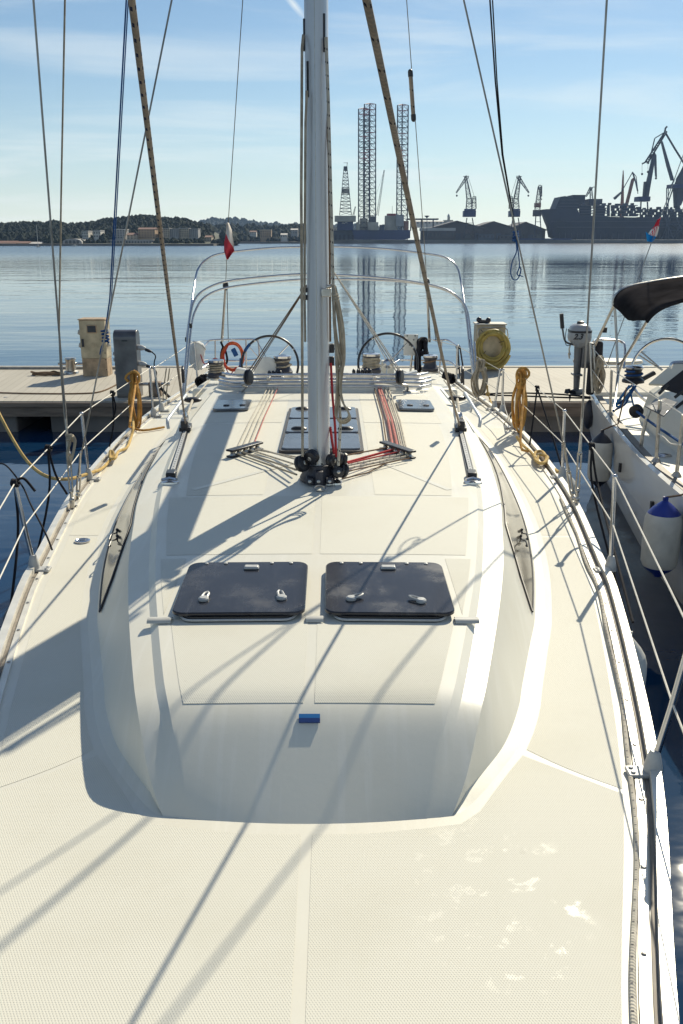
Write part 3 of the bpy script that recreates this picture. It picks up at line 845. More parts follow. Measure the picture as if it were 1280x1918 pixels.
# double mainsheet tackle from the boom to the coachroof blocks
for side_, bx, by in ((-1, 466, 712), (1, 749, 711)):
    p = at_y(bx, by, 9.62)
    top = Vector((xc(10.9), 10.9, 3.05))
    for k, (dx, dz) in enumerate(((-.03, 0), (.015, .0), (.045, .02))):
        line('mainsheet', [p + Vector((dx * .7, .02 * k, .06)), top + Vector((side_ * .03, .05 * k, 0))],   .0062 if k < 2 else .004, 'r_tick' if side_ > 0 else 'r_brown')
    bl = MB(); f = frame(p + Vector((0, 0, .03)), (.9, -.35, .1)); bl.lathe([(.03, -.033), (.062, -.03), (.075, -.012), (.062, 0), (.075, .012), (.062, .03), (.03, .033)], 20, f, 0, 1, 1.15)
    mb = bl.build('mainsheet_block', M['black'], yacht)
    q = on_roof(bx - 14 * (1 if side_ < 0 else -1), by + 24, 0)
    e = MB(); e.lathe([(.045, 0), (.042, .012), (.02, .022)], 14, T(q)); e.tube(smoothpts([q + Vector((0, 0, .01)), q.lerp(p, .35) + Vector((.03, 0, .02)), q.lerp(p, .5) + Vector((-.03, 0, .02)), q.lerp(p, .8)], 5), .014, 8)
    e.build('block_spring', M['steel_dull'], mb)

# ---------------------------------------------------------------- rope organisers, control lines, clutches
def organiser(x0, y0, x1, y1):
    a, b_ = on_roof(x0, y0), on_roof(x1, y1); d = b_ - a; L = d.length
    f = frame((a + b_) / 2, (0, 0, 1), d); q = MB()
    q.box(-L/2, L/2, -.035, .035, .045, .062, M=f); q.box(-L/2, L/2, -.035, .035, .0, .012, M=f)
    o = q.build('rope_organiser', M['black'], yacht, bevel=.005)
    n = 5
    for k in range(n):
        s = MB(); s.lathe([(.022, .012), (.016, .028), (.022, .045)], 12, f @ T((-L/2 + L * (k + .5) / n, 0, 0))); s.build('sheave', M['steel_dull'], o)
organiser(430, 858, 488, 840); organiser(717, 839, 773, 860)
def deckline(P, r, m, up=.03, ups=None):
    Q = [on_roof(x, y, (ups[i] if ups else up)) for i, (x, y) in enumerate(P)]
    return line('control_line', Q, r, m)
for (a, b_, m, r) in (((441, 846), (503, 724), 'r_white', .006), ((452, 843), (509, 724), 'r_white', .006), ((464, 840), (515, 724), 'r_white', .0065), ((474, 837), (522, 724), 'r_pink', .005)):
    deckline([a, ((a[0] + b_[0]) / 2 - 2, (a[1] + b_[1]) / 2), b_], r, m)
for (a, b_, m, r) in (((725, 836), (701, 724), 'r_brown', .0065), ((737, 841), (708, 724), 'r_pink', .011), ((747, 845), (712, 724), 'r_pink', .011), ((756, 849), (720, 724), 'r_tick', .0085), ((764, 853), (727, 724), 'r_tick', .0085)):
    deckline([a, ((a[0] + b_[0]) / 2 + 4, (a[1] + b_[1]) / 2), b_], r, m)
for a, b_, m, r in (((446, 850), (556, 889), 'r_beige', .007), ((455, 847), (556, 880), 'r_beige', .0075), ((470, 843), (560, 872), 'r_tick', .007), ((482, 840), (562, 862), 'r_white', .007), ((478, 842), (566, 858), 'r_tick', .006)):
    deckline([a, ((a[0] + b_[0]) / 2, (a[1] + b_[1]) / 2), b_], r, m, ups=[.03, .035, .07])
for a, b_, m, r in (((722, 839), (648, 853), 'r_brown', .006), ((733, 843), (650, 866), 'r_red', .0095), ((743, 847), (652, 868), 'r_red', .006), ((752, 851), (650, 872), 'r_tick', .008), ((760, 855), (648, 878), 'r_tick', .008), ((767, 858), (645, 884), 'r_brown', .005)):
    deckline([a, ((a[0] + b_[0]) / 2, (a[1] + b_[1]) / 2), b_], r, m, ups=[.03, .035, .06])
deckline([(726, 866), (690, 885), (641, 897)], .005, 'r_brown', .012)
for x0, x1, px in ((488, 527, 0), (690, 736, 0)):
    p0, p1 = on_roof(x0, 726), on_roof(x1, 726)
    q = MB(); q.box(p0.x, p1.x, p0.y - .06, p0.y + .10, p0.z - .01, p0.z + .02); q.build('line_exit_plate', M['whiteplastic'], yacht, bevel=.006)
# white moulded coaming that carries the folded sprayhood
b = MB(); rows = []
for k in range(41):
    u = -1 + k / 20; x = u * 1.215
    yb = 9.90 + .45 * abs(u) ** 5; base = roof_z(min(abs(x), 1.2), 10)
    rows.append([(xc(10) + x, yb - .06, base - .004), (xc(10) + x, yb - .02, base + .012), (xc(10) + x, yb + .02, base + .06), (xc(10) + x, yb + .06, base + .075), (xc(10) + x, yb + .22, base + .075), (xc(10) + x, yb + .30, base - .02)])
b.loft(rows); b.face([i for i in range(5, -1, -1)]); b.face([len(b.v) - 6 + i for i in range(6)])
b.build('sprayhood_coaming', M['gel'], yacht)
sf = None
for k, (z, y, w_, r) in enumerate(((.150, 10.12, 1.16, .0145), (.118, 10.02, 1.18, .0145), (.092, 9.95, 1.18, .0145), (.135, 10.22, 1.13, .0125), (.06, 9.87, 1.17, .010))):
    P = []
    for i in range(31):
        u = -1 + i / 15; P.append((xc(10) + u * w_, y + 3.0 * max(0, abs(u) - .9) * .6 - .03 * (1 - u * u), 1.715 + z - .012 * u * u))
    q = MB(); q.tube(smoothpts(P, 2), r, 10); o = q.build('sprayhood_tube', M['steel'], yacht)
for x in (-.62, .55):
    q = MB(); q.box(-.02, .02, -.05, .06, -.02, .02, M=T((xc(10) + x, 10.02, 1.835))); q.build('tube_clamp', M['steel_dull'], yacht, bevel=.004)

# ---------------------------------------------------------------- genoa tracks, cars, handrails
for s in (-1, 1):
    if s < 0: a, b_ = on_roof(322, 893), on_roof(350, 800)
    else: a, b_ = on_roof(883, 893), on_roof(861, 800)
    d = b_ - a; L = d.length; f = frame(a, Vector((0, 0, 1)), d)
    q = MB(); q.box(-.02, L, -.030, .030, -.006, .012, M=f); q.box(0, L, -.016, .016, .012, .026, M=f)
    tr = q.build('genoa_track', M['black'], yacht, bevel=.003)
    q = MB()
    q.box(.05, L * .86, -.0135, .0135, .0262, .0285, M=f); q.build('track_face', M['greyplastic'], tr)
    for k in range(17):
        h = MB(); h.lathe([(.0055, 0), (.0055, .0012)], 8, f @ T((.12 + k * (L * .80 - .12) / 17, 0, .0287))); h.build('track_hole', M['black'], tr)
    q = MB(); q.box(-.09, .03, -.034, .034, -.002, .05, M=f); q.build('track_end', M['black'], tr, bevel=.008)
    q = MB(); q.lathe([(.055, 0), (.052, .012), (.02, .02)], 16, f @ T((-.17, 0, -.004)) @ Matrix.Diagonal((.6, 1.2, 1, 1))); q.tube([f @ Vector((-.20, -.05, .03)), f @ Vector((-.17, 0, .034)), f @ Vector((-.20, .05, .03))], .011, 8); q.build('track_eye', M['steel'], tr)
    q = MB(); q.box(L * .86, L * .99, -.05, .05, .02, .055, M=f); q.box(L * .84, L * .90, -.03, .03, .055, .12, M=f); q.box(L * .95, L * 1.0, -.012, .012, .03, .16, M=f @ rot('Y', R(-14)))
    car = q.build('genoa_car', M['black'], tr, bevel=.006)
    q = MB(); q.lathe([(.03, -.02), (.045, -.015), (.036, 0), (.045, .015), (.03, .02)], 16, frame(f @ Vector((L * .96, 0, .12)), (1, 0, .2))); q.build('car_sheave', M['steel'], car)
    # white car line running aft to the black lead on the roof edge
    q0 = f @ Vector((L * .98, 0, .09)); ld = on_roof(361, 749, .03) if s < 0 else on_roof(857, 746, .03)
    line('car_line', [q0, ld], .013, 'r_white')
    q = MB(); q.ball(ld, .06, 12, 8, 1.6, 1.0, .5); q.build('deck_lead', M['black'], yacht)
    aft = on_roof(393, 712, .05) if s < 0 else on_roof(832, 712, .05)
    line('car_line', [ld, aft], .009, 'r_white')
    # handrail on the coachroof shoulder
    if s < 0: hp = [(316, 803), (331, 775), (352, 752)]
    else: hp = [(898, 800), (886, 775), (868, 748)]
    hz = []
    for x, y in hp:
        z = 1.6
        for _ in range(5):
            p = at_z(x, y, z); S = sect(p.y); ax = abs(p.x - xc(p.y)); z = S[6] if ax < S[2] else S[6] + (S[5] - S[6]) * (ax - S[2]) / (S[3] - S[2])
        hz.append(at_z(x, y, z))
    up = Vector((s * .01, 0, .075))
    q = MB(); q.tube([hz[0], hz[0] + up * .6, hz[0].lerp(hz[2], .03) + up] + [hz[0].lerp(hz[2], t) + up for t in (.3, .6, .97)] + [hz[2] + up * .6, hz[2]], .015, 10)
    q.tube([hz[0].lerp(hz[2], .5), hz[0].lerp(hz[2], .5) + up], .012, 8)
    q.build('handrail', M['alu'], yacht)

# ---------------------------------------------------------------- cockpit, winches, wheels, pushpit, arches
for s in (-1, 1):
    q = MB(); x0, x1 = (.95, 1.62) if s > 0 else (-1.62, -.95)
    q.prism([(xc(12) + x0, 11.0, DECK - .6), (xc(12) + x0, 11.0, 1.56), (xc(12) + x0, 12.2, 1.50), (xc(12) + x0, 14.2, 1.33), (xc(12) + x0, 14.2, DECK - .6)], (x1 - x0, 0, 0)); q.build('cockpit_coaming', M['gel'], yacht, bevel=.04)
    q = MB(); q.box(xc(12) + (.5 if s > 0 else -.95), xc(12) + (.95 if s > 0 else -.5), 11.2, 13.9, DECK - .5, 1.14); q.build('cockpit_seat', M['gel'], yacht, bevel=.03)
q = MB(); q.box(xc(14) - .9, xc(14) + .9, 13.9, 14.65, 1.301, 1.35); q.build('stern_seat', M['gel'], yacht, bevel=.03)
M['cockpitgap'] = mat('dark_companionway', (.06, .055, .05), .6)
def winch(px, py, Y, k=1.0, wraps=0, rope='r_beige', drum='step', name='winch'):
    p = at_y(px, py, Y); q = MB(); f = T(p)
    q.lathe([(.115*k, 0), (.118*k, .035*k), (.095*k, .06*k), (.082*k, .10*k), (.080*k, .14*k), (.10*k, .175*k), (.105*k, .19*k)], 24, f); w = q.build(name, M[drum], yacht)
    q = MB(); q.lathe([(.10*k, .191*k), (.102*k, .215*k), (.07*k, .22*k), (.045*k, .225*k), (.04*k, .20*k)], 24, f); q.build('winch_top', M['steel'], w)
    q = MB(); q.lathe([(.126*k, -.03*k), (.126*k, -.004*k)], 24, f); q.build('winch_foot', M['steel_dull'], w)
    if wraps:
        q = MB(); q.tube([p + Vector((.092*k * math.cos(a * .4) * (1 + .12 * math.sin(a * 1.7)), .092*k * math.sin(a * .4) * (1 + .1 * math.cos(a)), .05*k + .12*k * a / (wraps * 15.7))) for a in range(int(wraps * 15.7))], .011, 6); q.build('winch_turns', M[rope], w)
    return w
winch(406, 706, 11.6, 1.0, 4, 'r_beige'); winch(530, 701, 11.15, 1.05, 2, 'r_beige'); winch(696, 697, 11.2, 1.05, 7, 'r_beige'); winch(806, 694, 12.3, .95, 1, 'r_brown')
for pxs, py, Y in (((505, 512, 519, 526), 699, 10.9), ((663, 671, 679, 687, 694), 696, 10.9)):
    q = MB(); P = [at_y(x, py + 6, Y) for x in pxs]; q.box(P[0].x - .04, P[-1].x + .04, Y - .05, Y + .15, 1.64, P[0].z + .0); cb = q.build('rope_clutch', M['greyplastic'], yacht, bevel=.008)
    for p in P:
        q = MB(); q.ball(p + Vector((0, -.01, .035)), .026, 10, 7, .85, 1.5, 1.5); q.build('clutch_lever', M['black'], cb)
# a grey clutch cover and small white fittings by the companionway
q = MB(); p = at_y(500, 690, 11.1); q.lathe([(.16, 0), (.16, .02), (.05, .05)], 18, frame(p + Vector((.0, 0, -.02)), (.2, -1, .25))); q.build('instrument_disc', M['whiteplastic'], yacht)
for px, py in ((548, 702), (770, 700), (455, 694), (660, 702)):
    q = MB(); p = at_y(px, py, 11.3); q.box(-.10, .10, -.08, .10, -.08, .02, M=T(p) @ rot('Y', R(12 if px < 600 else -14)), taper=.2); q.build('instrument_pod', M['whiteplastic'], yacht, bevel=.012)
def wheel(px, py, Y, r, blue):
    p = at_y(px, py, Y); f = frame(p, (0, -1, .18)); q = MB()
    q.tube([f @ Vector((r * math.cos(a * math.pi / 30), r * math.sin(a * math.pi / 30), 0)) for a in range(60)], .017, 8, closed=True)
    w = q.build('steering_wheel', M['black'], yacht)
    for k in range(5):
        a = math.pi * (.5 + 2 * k / 5) + .5; s = MB(); s.tube([p, f @ Vector((r * math.cos(a), r * math.sin(a), 0))], .008, 6); s.build('wheel_spoke', M['steel'], w)
    for k in range(4):
        a = math.pi * (.18 + .5 * k); s = MB(); s.tube([f @ Vector((r * math.cos(a + d * .03), r * math.sin(a + d * .03), 0)) for d in (-1, 0, 1)], .019, 8); s.build('wheel_clamp', M['steel_dull'], w)
    q = MB(); q.lathe([(.06, -.05), (.07, 0), (.03, .04)], 14, f); q.build('wheel_hub', M['steel'], w)
    q = MB(); q.box(-.13, .13, -.12, .12, 1.0 - p.z, .02, M=T(p + Vector((0, .2, 0))), taper=.3); q.build('steering_pedestal', M['gel'], w, bevel=.02)
    if blue:
        s = MB(); s.tube([f @ Vector((r * math.cos(a), r * math.sin(a), 0)) for a in (2.35, 2.45, 2.55, 2.65)], .022, 8); s.build('wheel_wrap', M['r_blue'], w)
wheel(506, 683, 12.9, .40, True); wheel(727, 681, 12.9, .42, False)
def pipe(name, pts, r, m='steel', sub=4, parent=yacht):
    q = MB(); q.tube(smoothpts([at_y(*p) for p in pts], sub) if sub else [at_y(*p) for p in pts], r, 10); return q.build(name, M[m], parent)
pp = pipe('pushpit', [(372, 668, 13.6), (388, 643, 14.0), (398, 637, 14.1), (440, 636, 14.3), (480, 636, 14.3), (484, 641, 14.3), (486, 660, 14.3), (484, 671, 14.3), (474, 674, 14.3), (440, 676, 14.2), (405, 676, 14.1), (378, 690, 13.6)], .0135, sub=3)
for px, y0 in ((403, 637), (461, 636)):
    pipe('pushpit_post', [(px, y0, 14.2), (px + 1, 700, 14.2)], .0125, sub=0, parent=pp)
pipe('pushpit_brace', [(464, 646, 14.25), (486, 671, 14.3)], .009, sub=0, parent=pp)
pp = pipe('pushpit', [(812, 637, 14.2), (824, 637, 14.2), (840, 637, 14.1), (858, 648, 13.6)], .0135, sub=3)
pipe('pushpit_rail', [(750, 674, 14.3), (790, 675, 14.3), (840, 676, 14.1), (858, 690, 13.6)], .0135, sub=3, parent=pp)
pipe('pushpit_post', [(828, 637, 14.2), (823, 700, 14.2)], .0125, sub=0, parent=pp)
pipe('pushpit_brace', [(748, 674, 14.3), (722, 690, 13.9)], .008, sub=0, parent=pp)
# bimini arches, canvas taken off
pipe('bimini_arch', [(340, 757, 11.7), (346, 700, 11.8), (352, 630, 11.95), (358, 585, 12.05), (366, 560, 12.12), (385, 542, 12.2), (425, 527, 12.3), (500, 518, 12.4), (565, 513.5, 12.4), (620, 514.5, 12.4), (700, 519, 12.4), (770, 527, 12.35), (830, 540, 12.3), (862, 560, 12.2), (876, 585, 12.1), (882, 630, 11.95), (888, 700, 11.8), (890, 745, 11.75)], .0145)
pipe('bimini_arch', [(345, 750, 11.8), (351, 690, 11.9), (359, 610, 12.1), (368, 578, 12.2), (386, 555, 12.3), (425, 539, 12.45), (500, 529, 12.55), (565, 523.5, 12.55), (620, 523, 12.55), (700, 524, 12.5), (770, 529, 12.45), (828, 541, 12.4), (858, 558, 12.3), (872, 582, 12.2), (879, 640, 12.0), (886, 700, 11.9), (889, 740, 11.85)], .0145)
pipe('bimini_arch', [(349, 640, 12.0), (356, 590, 12.3), (365, 530, 13.2), (372, 503, 13.5), (390, 484, 13.65), (420, 474, 13.7), (500, 465, 13.75), (565, 462.5, 13.8), (640, 462, 13.8), (720, 466, 13.75), (790, 474, 13.7), (834, 482, 13.65), (856, 500, 13.5), (864, 530, 13.3), (869, 560, 12.9), (876, 610, 12.3)], .0145)
for a, b_ in (((889, 640, 11.95), (896, 760, 11.7)), ((350, 655, 11.95), (338, 790, 11.3))):
    pipe('bimini_post', [a, b_], .014, sub=0)
for px, py in ((350, 636), (357, 610), (882, 640)):
    q = MB(); p = at_y(px, py, 12.0); q.lathe([(.02, -.03), (.024, 0), (.02, .03)], 10, T(p)); q.build('arch_joint', M['black'], yacht)
# white instrument board on the right quarter
q = MB(); p = at_y(770, 646, 14.1); q.box(-.11, .11, -.015, .015, -.16, .16, M=T(p)); ib = q.build('mounting_board', M['whiteplastic'], yacht, bevel=.008)
for dx, dz in ((-.05, .08), (.04, .08), (-.02, .0), (-.06, .14), (.06, .14)):
    q = MB(); q.lathe([(.011, 0), (.011, .004)], 8, frame(p + Vector((dx, -.016, dz)), (0, -1, 0))); q.build('board_hole', M['black'], ib)
q = MB(); q.tube([p - Vector((-.02, 0, .16)), at_y(768, 705, 14.1)], .018, 8); q.build('board_post', M['steel'], ib)
# ================================================================== LOOSE THINGS ABOARD
def rope_thing(name, label, cat, mb, m, group=None):
    return tag(mb.build(name, M[m]), label, cat, group)
# jib sheets: from the cars up to the clew that hangs beside the camera
clew = Vector((-.42, -.55, 3.95))
for s, nm, lab in ((-1, 'r_sheet', 'beige jib sheet flecked navy, rising from the left genoa track'), (1, 'r_sheet2', 'beige jib sheet flecked black, rising from the right genoa track')):
    E = at_y(349, 800, 8.05) if s < 0 else at_y(863, 803, 8.05)
    S = at_y(247, 0, 1.95) if s < 0 else at_y(687, 0, 1.75)
    Q = [E.lerp(S, k / 12) - Vector((0, 0, .05 * math.sin(math.pi * k / 12))) for k in range(13)]
    Q += [S.lerp(S + (S - E) * .30, .5), clew]
    q = MB(); q.tube(smoothpts(Q, 5), .0076, 10)
    rope_thing('jib_sheet', lab, 'rope', q, nm)
# padded roller hung on the starboard flag line
lineP = [at_y(x, y, 7.2) for x, y in ((769, 136), (775, 222))]
rl = thing('line_roller', lineP[1], 'rope-wrapped stick with black end caps, hanging on a thin line against the sky', 'line roller')
q = MB(); q.tube([lineP[0].lerp(lineP[1], .08), lineP[0].lerp(lineP[1], .92)], .0155, 10); q.build('rope_wrapping', M['r_sheet2'], rl)
for t0, t1 in ((-.02, .09), (.91, 1.02)):
    q = MB(); q.tube([lineP[0].lerp(lineP[1], t0), lineP[0].lerp(lineP[1], t1)], .019, 10); q.ball(lineP[0].lerp(lineP[1], t0 if t0 < .5 else t1), .018); q.build('end_cap', M['black'], rl)

def hank(name, label, cat, top, length, width, r, m, loops=6, wraps=4, seed=1, depth=.05, tilt=(0, 0), wrap_at=.25, tail=None, group=None):
    """one continuous rope gathered into a hanging hank with a few turns round its neck"""
    rr = random.Random(seed); P = []
    top = Vector(top)
    for k in range(loops):
        w = width * (.55 + .6 * rr.random()); L = length * (.86 + .18 * rr.random()); d0 = (rr.random() - .5) * depth * 2; x0 = (rr.random() - .5) * width * .5
        for i in range(12):
            a = 2 * math.pi * i / 12; v = -math.cos(a)     # -1 at the top, +1 at the bottom
            pinch = 1 - .62 * math.exp(-((v + 1) / 2 - wrap_at) ** 2 / .02)
            P.append(top + Vector((x0 + w * .5 * math.sin(a) * pinch + tilt[0] * (v + 1) / 2, d0 + depth * .5 * math.sin(a * 2 + k) + tilt[1] * (v + 1) / 2, -L * (v + 1) / 2)))
    c = top + Vector((tilt[0] * wrap_at, tilt[1] * wrap_at, -length * wrap_at))
    for i in range(wraps * 10):
        a = 2 * math.pi * i / 10; P.append(c + Vector((width * .36 * math.cos(a), depth * 1.1 * math.sin(a), -length * .08 + length * .10 * i / (wraps * 10))))
    if tail: P += [Vector(t) for t in tail]
    q = MB(); q.tube(smoothpts(P, 3), r, 7)
    return rope_thing(name, label, cat, q, m, group)
# orange-yellow mooring ropes on both side rails
tL2 = SL[2][1]
hank('rope_coil', 'orange-yellow rope coil hanging from the left rail in front of a grey pedestal', 'rope coil', tL2 + Vector((.03, -.06, .10)), .62, .095, .0125, 'r_yellow', 6, 4, 3, .05, wrap_at=.2,
     tail=[at_z(244, 790, DECK + .3), at_z(246, 800, DECK + .06), at_z(268, 806, DECK + .025), at_z(308, 800, DECK + .025)])
q = MB(); q.tube([tL2 + Vector((.03 + .075 * math.cos(a * .5), -.10 + .02 * math.sin(a * .9), .04 + .065 * math.sin(a * .5) + .01 * math.sin(a))) for a in range(34)], .0125, 7)
q.build('rope_neck', M['r_yellow'], bpy.data.objects['rope_coil'])
tR3 = SR[3][1]
hank('rope_coil', 'orange-yellow rope coil hanging from the right rail, long narrow hank', 'rope coil', tR3 + Vector((-.03, -.05, .08)), .64, .105, .012, 'r_yellow', 6, 4, 5, .05, wrap_at=.22,
     tail=[at_z(975, 830, DECK + .1), at_z(990, 845, DECK + .06)])
rc2 = bpy.data.objects['rope_coil.001'] if 'rope_coil.001' in bpy.data.objects else None
q = MB(); q.tube([tR3 + Vector((-.03 + .065 * math.cos(a * .5), -.10 + .02 * math.sin(a * .9), .05 + .06 * math.sin(a * .5))) for a in range(26)], .013, 7)
q.build('rope_neck', M['r_yellow'], rc2)
def laid(P, r, m, name, label, cat='rope', sub=6, flat=False):
    q = MB(); q.tube(smoothpts(P, sub), r, 8); return rope_thing(name, label, cat, q, m)
laid([at_z(968, 818, 1.38), at_z(978, 832, 1.33), at_z(996, 848, 1.325), at_z(1012, 868, 1.33), at_z(1024, 860, 1.36), at_z(1016, 846, 1.36), at_z(1003, 848, 1.35), at_z(1004, 862, 1.35), at_z(1018, 868, 1.36), at_z(1026, 856, 1.37), at_z(1010, 852, 1.37), at_z(1008, 866, 1.34), at_z(1024, 868, 1.33), at_z(1038, 878, 1.325), at_z(1046, 884, 1.35), at_z(1052, 888, 1.30)], .014, 'r_yellowpale', 'mooring_rope', 'yellow mooring rope knotted along the right toe rail')
laid([at_y(-60, 640, 8.6), at_y(-20, 735, 8.0), at_y(20, 815, 7.6), at_y(55, 868, 7.4), at_y(90, 893, 7.25), at_y(130, 897, 7.3), at_z(168, 886, 1.36), at_z(190, 878, 1.33), at_z(206, 862, 1.325), at_z(213, 850, 1.36), at_z(207, 845, 1.38), at_z(207, 858, 1.34), at_z(216, 858, 1.36), at_z(222, 846, 1.34), at_z(238, 838, 1.33), at_z(246, 818, 1.34), at_z(250, 800, 1.40), at_y(248, 772, 10.1)], .014, 'r_yellowpale', 'mooring_rope', 'yellow mooring rope sagging over the water and tied on the left deck')
# braided furling line lying along the right toe rail
P = []
for i in range(40):
    Y = .6 + i * .165; P.append((xc(Y) + interp(RAIL, Y) - .098 - .006 * math.sin(i * .9), Y, DECK + .011))
q = MB(); q.tube(smoothpts(P, 3), .0095, 8); rope_thing('furling_line', 'white furling line with black flecks lying along the right toe rail', 'rope', q, 'r_furl')
# halyard coil on the mast
top = at_y(621, 536, MY - .19)
hank('rope_coil', 'beige halyard coil hanging from a cleat on the mast', 'rope coil', top + Vector((.02, 0, 0)), .50, .050, .0075, 'r_beige', 6, 3, 11, .04, tilt=(.05, 0), wrap_at=.12)
q = MB()
P = []
for k in range(3):
    P += [at_y(x + k * 1.5, y + k * 3, MY - .22 + .012 * k) for x, y in ((633, 640), (640, 680), (632, 690), (630, 672), (641, 668), (636, 720), (641, 750), (651, 768), (653, 780), (641, 787), (629, 778), (630, 745), (632, 700))]
q.tube(smoothpts(P, 5), .0065, 7); q.build('rope_bight', M['r_beige'], bpy.data.objects['rope_coil.002'])
# left quarter: orange cable coil, black strop, white bag
cc = at_y(436, 668, 13.7)
oc = thing('cable_coil', cc, 'orange shore-power cable coiled on the stern rail with a blue plug', 'cable')
q = MB(); rr = random.Random(4)
q.tube(smoothpts([cc + Vector(((.15 + .022 * math.sin(k * .37)) * math.sin(k * .52), .03 * math.sin(k * .9), (.20 + .02 * math.cos(k * .41)) * math.cos(k * .52))) for k in range(62)], 3), .011, 7); q.build('cable', M['r_orange'], oc)
q = MB(); q.tube(smoothpts([cc + Vector((-.04, -.05, .2)), cc + Vector((-.13, -.06, -.02)), cc + Vector((-.05, -.06, -.25)), cc + Vector((.05, -.05, -.15))], 6), .008, 6); q.build('red_lead', M['r_red'], oc)
q = MB(); q.box(-.035, .03, -.03, .03, -.06, .06, M=T(cc + Vector((.04, -.04, .07))) @ rot('Y', R(-25))); q.build('plug', M['r_blue'], oc, bevel=.008)
q = MB(); q.tube([cc + Vector((.13, -.05, -.02)), cc + Vector((.12, -.05, -.17))], .022, 8); q.build('connector', M['r_blue'], oc)
q = MB(); q.tube(smoothpts([at_y(x, y, 13.9) for x, y in ((414, 640), (419, 655), (417, 678), (423, 682), (426, 672), (420, 650), (415, 660), (414, 676))], 5), .017, 7)
rope_thing('strop', 'black strop looped round the left stern rail', 'strop', q, 'r_black')
def bag():
    q = MB(); rows = []; rr = random.Random(8)
    for k in range(13):
        t = k / 12; cy = 640 + (692 - 640) * t; cxp = 365 + 7 * t
        w = (11 + 5 * math.sin(math.pi * min(1, t * 1.1)) + 2 * math.sin(t * 9)) * (.55 if k == 0 else 1) * (1 - .45 * max(0, t - .7) / .3)
        p = at_y(cxp, cy, 13.2); r = w / 1700 * 13.4
        rows.append([(p.x + r * math.cos(a) * (1 + .10 * math.sin(3 * a + t * 6)), p.y + r * .7 * math.sin(a) * (1 + .12 * math.cos(4 * a + t * 5)), p.z + .01 * math.sin(5 * a)) for a in [2 * math.pi * i / 18 for i in range(18)]])
    q.loft(rows, closed_u=True); q.face(list(range(17, -1, -1))); q.face([len(q.v) - 18 + i for i in range(18)])
    return q
o = tag(bag().build('bag', mat('white_bag', (.68, .68, .66), .7, bump=.6, bscale=14, bdist=.03)), 'crumpled white bag hanging on the left stern rail', 'bag')
q = MB(); q.tube(smoothpts([at_y(x, y, 13.15) for x, y in ((364, 641), (376, 645), (386, 655), (379, 646))], 4), .012, 6); q.build('bag_tie', M['whiteplastic'], o)
q = MB(); q.tube(smoothpts([at_y(x, y, 13.1) for x, y in ((376, 664), (384, 682), (400, 672), (408, 672))], 4), .008, 6); rope_thing('lashing', 'red lashing line between the white bag and the stern rail', 'rope', q, 'r_red')
# right quarter: black rope hank on the rail, beige rope hank on the lifeline
hank('rope_coil', 'black rope hank hanging on the right stern rail', 'rope coil', at_y(793, 634, 14.0), .62, .20, .021, 'r_black', 7, 3, 21, .06, wrap_at=.33)
hank('rope_coil', 'grey-beige rope hank hanging from the right lifeline beside the bimini post', 'rope coil', at_y(903, 674, 11.6), .46, .15, .011, 'r_beige', 10, 3, 23, .06, wrap_at=.22)
q = MB(); q.tube([at_y(913, 722, 11.6), at_y(914, 738, 11.6), at_z(918, 752, 1.3) + Vector((0, 0, .03)), at_z(924, 768, 1.3)], .012, 6); q.ball(at_y(914, 738, 11.6), .03); rope_thing('lanyard', 'short pale yellow lanyard below the beige rope hank', 'rope', q, 'r_yellowpale')
# black tangle of ropes by the left winch, black block group at right quarter
q = knot(at_z(385, 722, 1.36) + Vector((0, 0, .06)), .022, .07, 6, 31, 1.6, (.6, .7, .1)); rope_thing('rope_tangle', 'black rope tangle on the left deck edge beside the winch', 'rope', q, 'r_black')
q = knot(at_z(842, 712, 1.36) + Vector((0, 0, .03)), .022, .055, 5, 33, 1.5, (-.6, .7, .1)); rope_thing('rope_tangle', 'black rope tangle on the right deck edge near the stern', 'rope', q, 'r_black')
# black fender lines with their knots and fenders
M['fender_white'] = mat('worn_white_fender', (.62, .61, .56), .42, noise=.14, nscale=9)
M['fender_black'] = mat('black_fender_end', (.025, .027, .04), .4, noise=.3)
M['fender_blue'] = mat('blue_fender_end', (.012, .035, .27), .35, noise=.2)
def fender(top, L, r, endm, label, mat2='fender_white', group=None, wob=(0, 0)):
    f = thing('fender', Vector(top) - Vector((0, 0, L)), label, 'fender', group)
    MM = T(Vector(top) - Vector((wob[0], wob[1], L / 2))) @ rot('Y', R(wob[0] * 60))
    q = MB(); q.lathe([(r * .86, -L * .36), (r * .97, -L * .30), (r, -L * .1), (r, L * .15), (r * .97, L * .24), (r * .86, L * .305)], 28, MM); q.build('fender_body', M[mat2], f)
    q = MB(); q.lathe([(r * .862, L * .305), (r * .64, L * .365), (r * .34, L * .425), (r * .14, L * .46)], 28, MM); q.box(-r * .13, r * .13, -r * .07, r * .07, L * .44, L * .51, M=MM); q.build('fender_end', M[endm], f)
    q = MB(); q.lathe([(r * .2, -L * .5), (r * .34, -L * .46), (r * .66, -L * .41), (r * .862, -L * .36)], 28, MM); q.build('fender_end', M[endm], f)
    return f
def fline(P, knotp, label, parent_f):
    q = MB()
    for p in P: q.tube(smoothpts(p, 5), .0085, 7)
    k = knot(knotp, .0105, .018, 3, 41, .9, (1, 0, 0)); off = len(q.v); q.v += k.v
    for i, f in enumerate(k.f):
        q.face([x + off for x in f], k.uv.get(i))
    return q.build('fender_line', M['r_black'], parent_f)
hx = lambda Y, s: xc(Y) + s * (interp(RAIL, Y) + .13)
f1 = fender((hx(8.15, 1) + .02, 8.15, 1.26), .62, .13, 'fender_white', 'white fender just outside the right rail, hung on black line from the lifeline')
pk = at_y(1002, 742, 8.9) ; pk = SR[3][1].lerp(SR[2][1], .38)
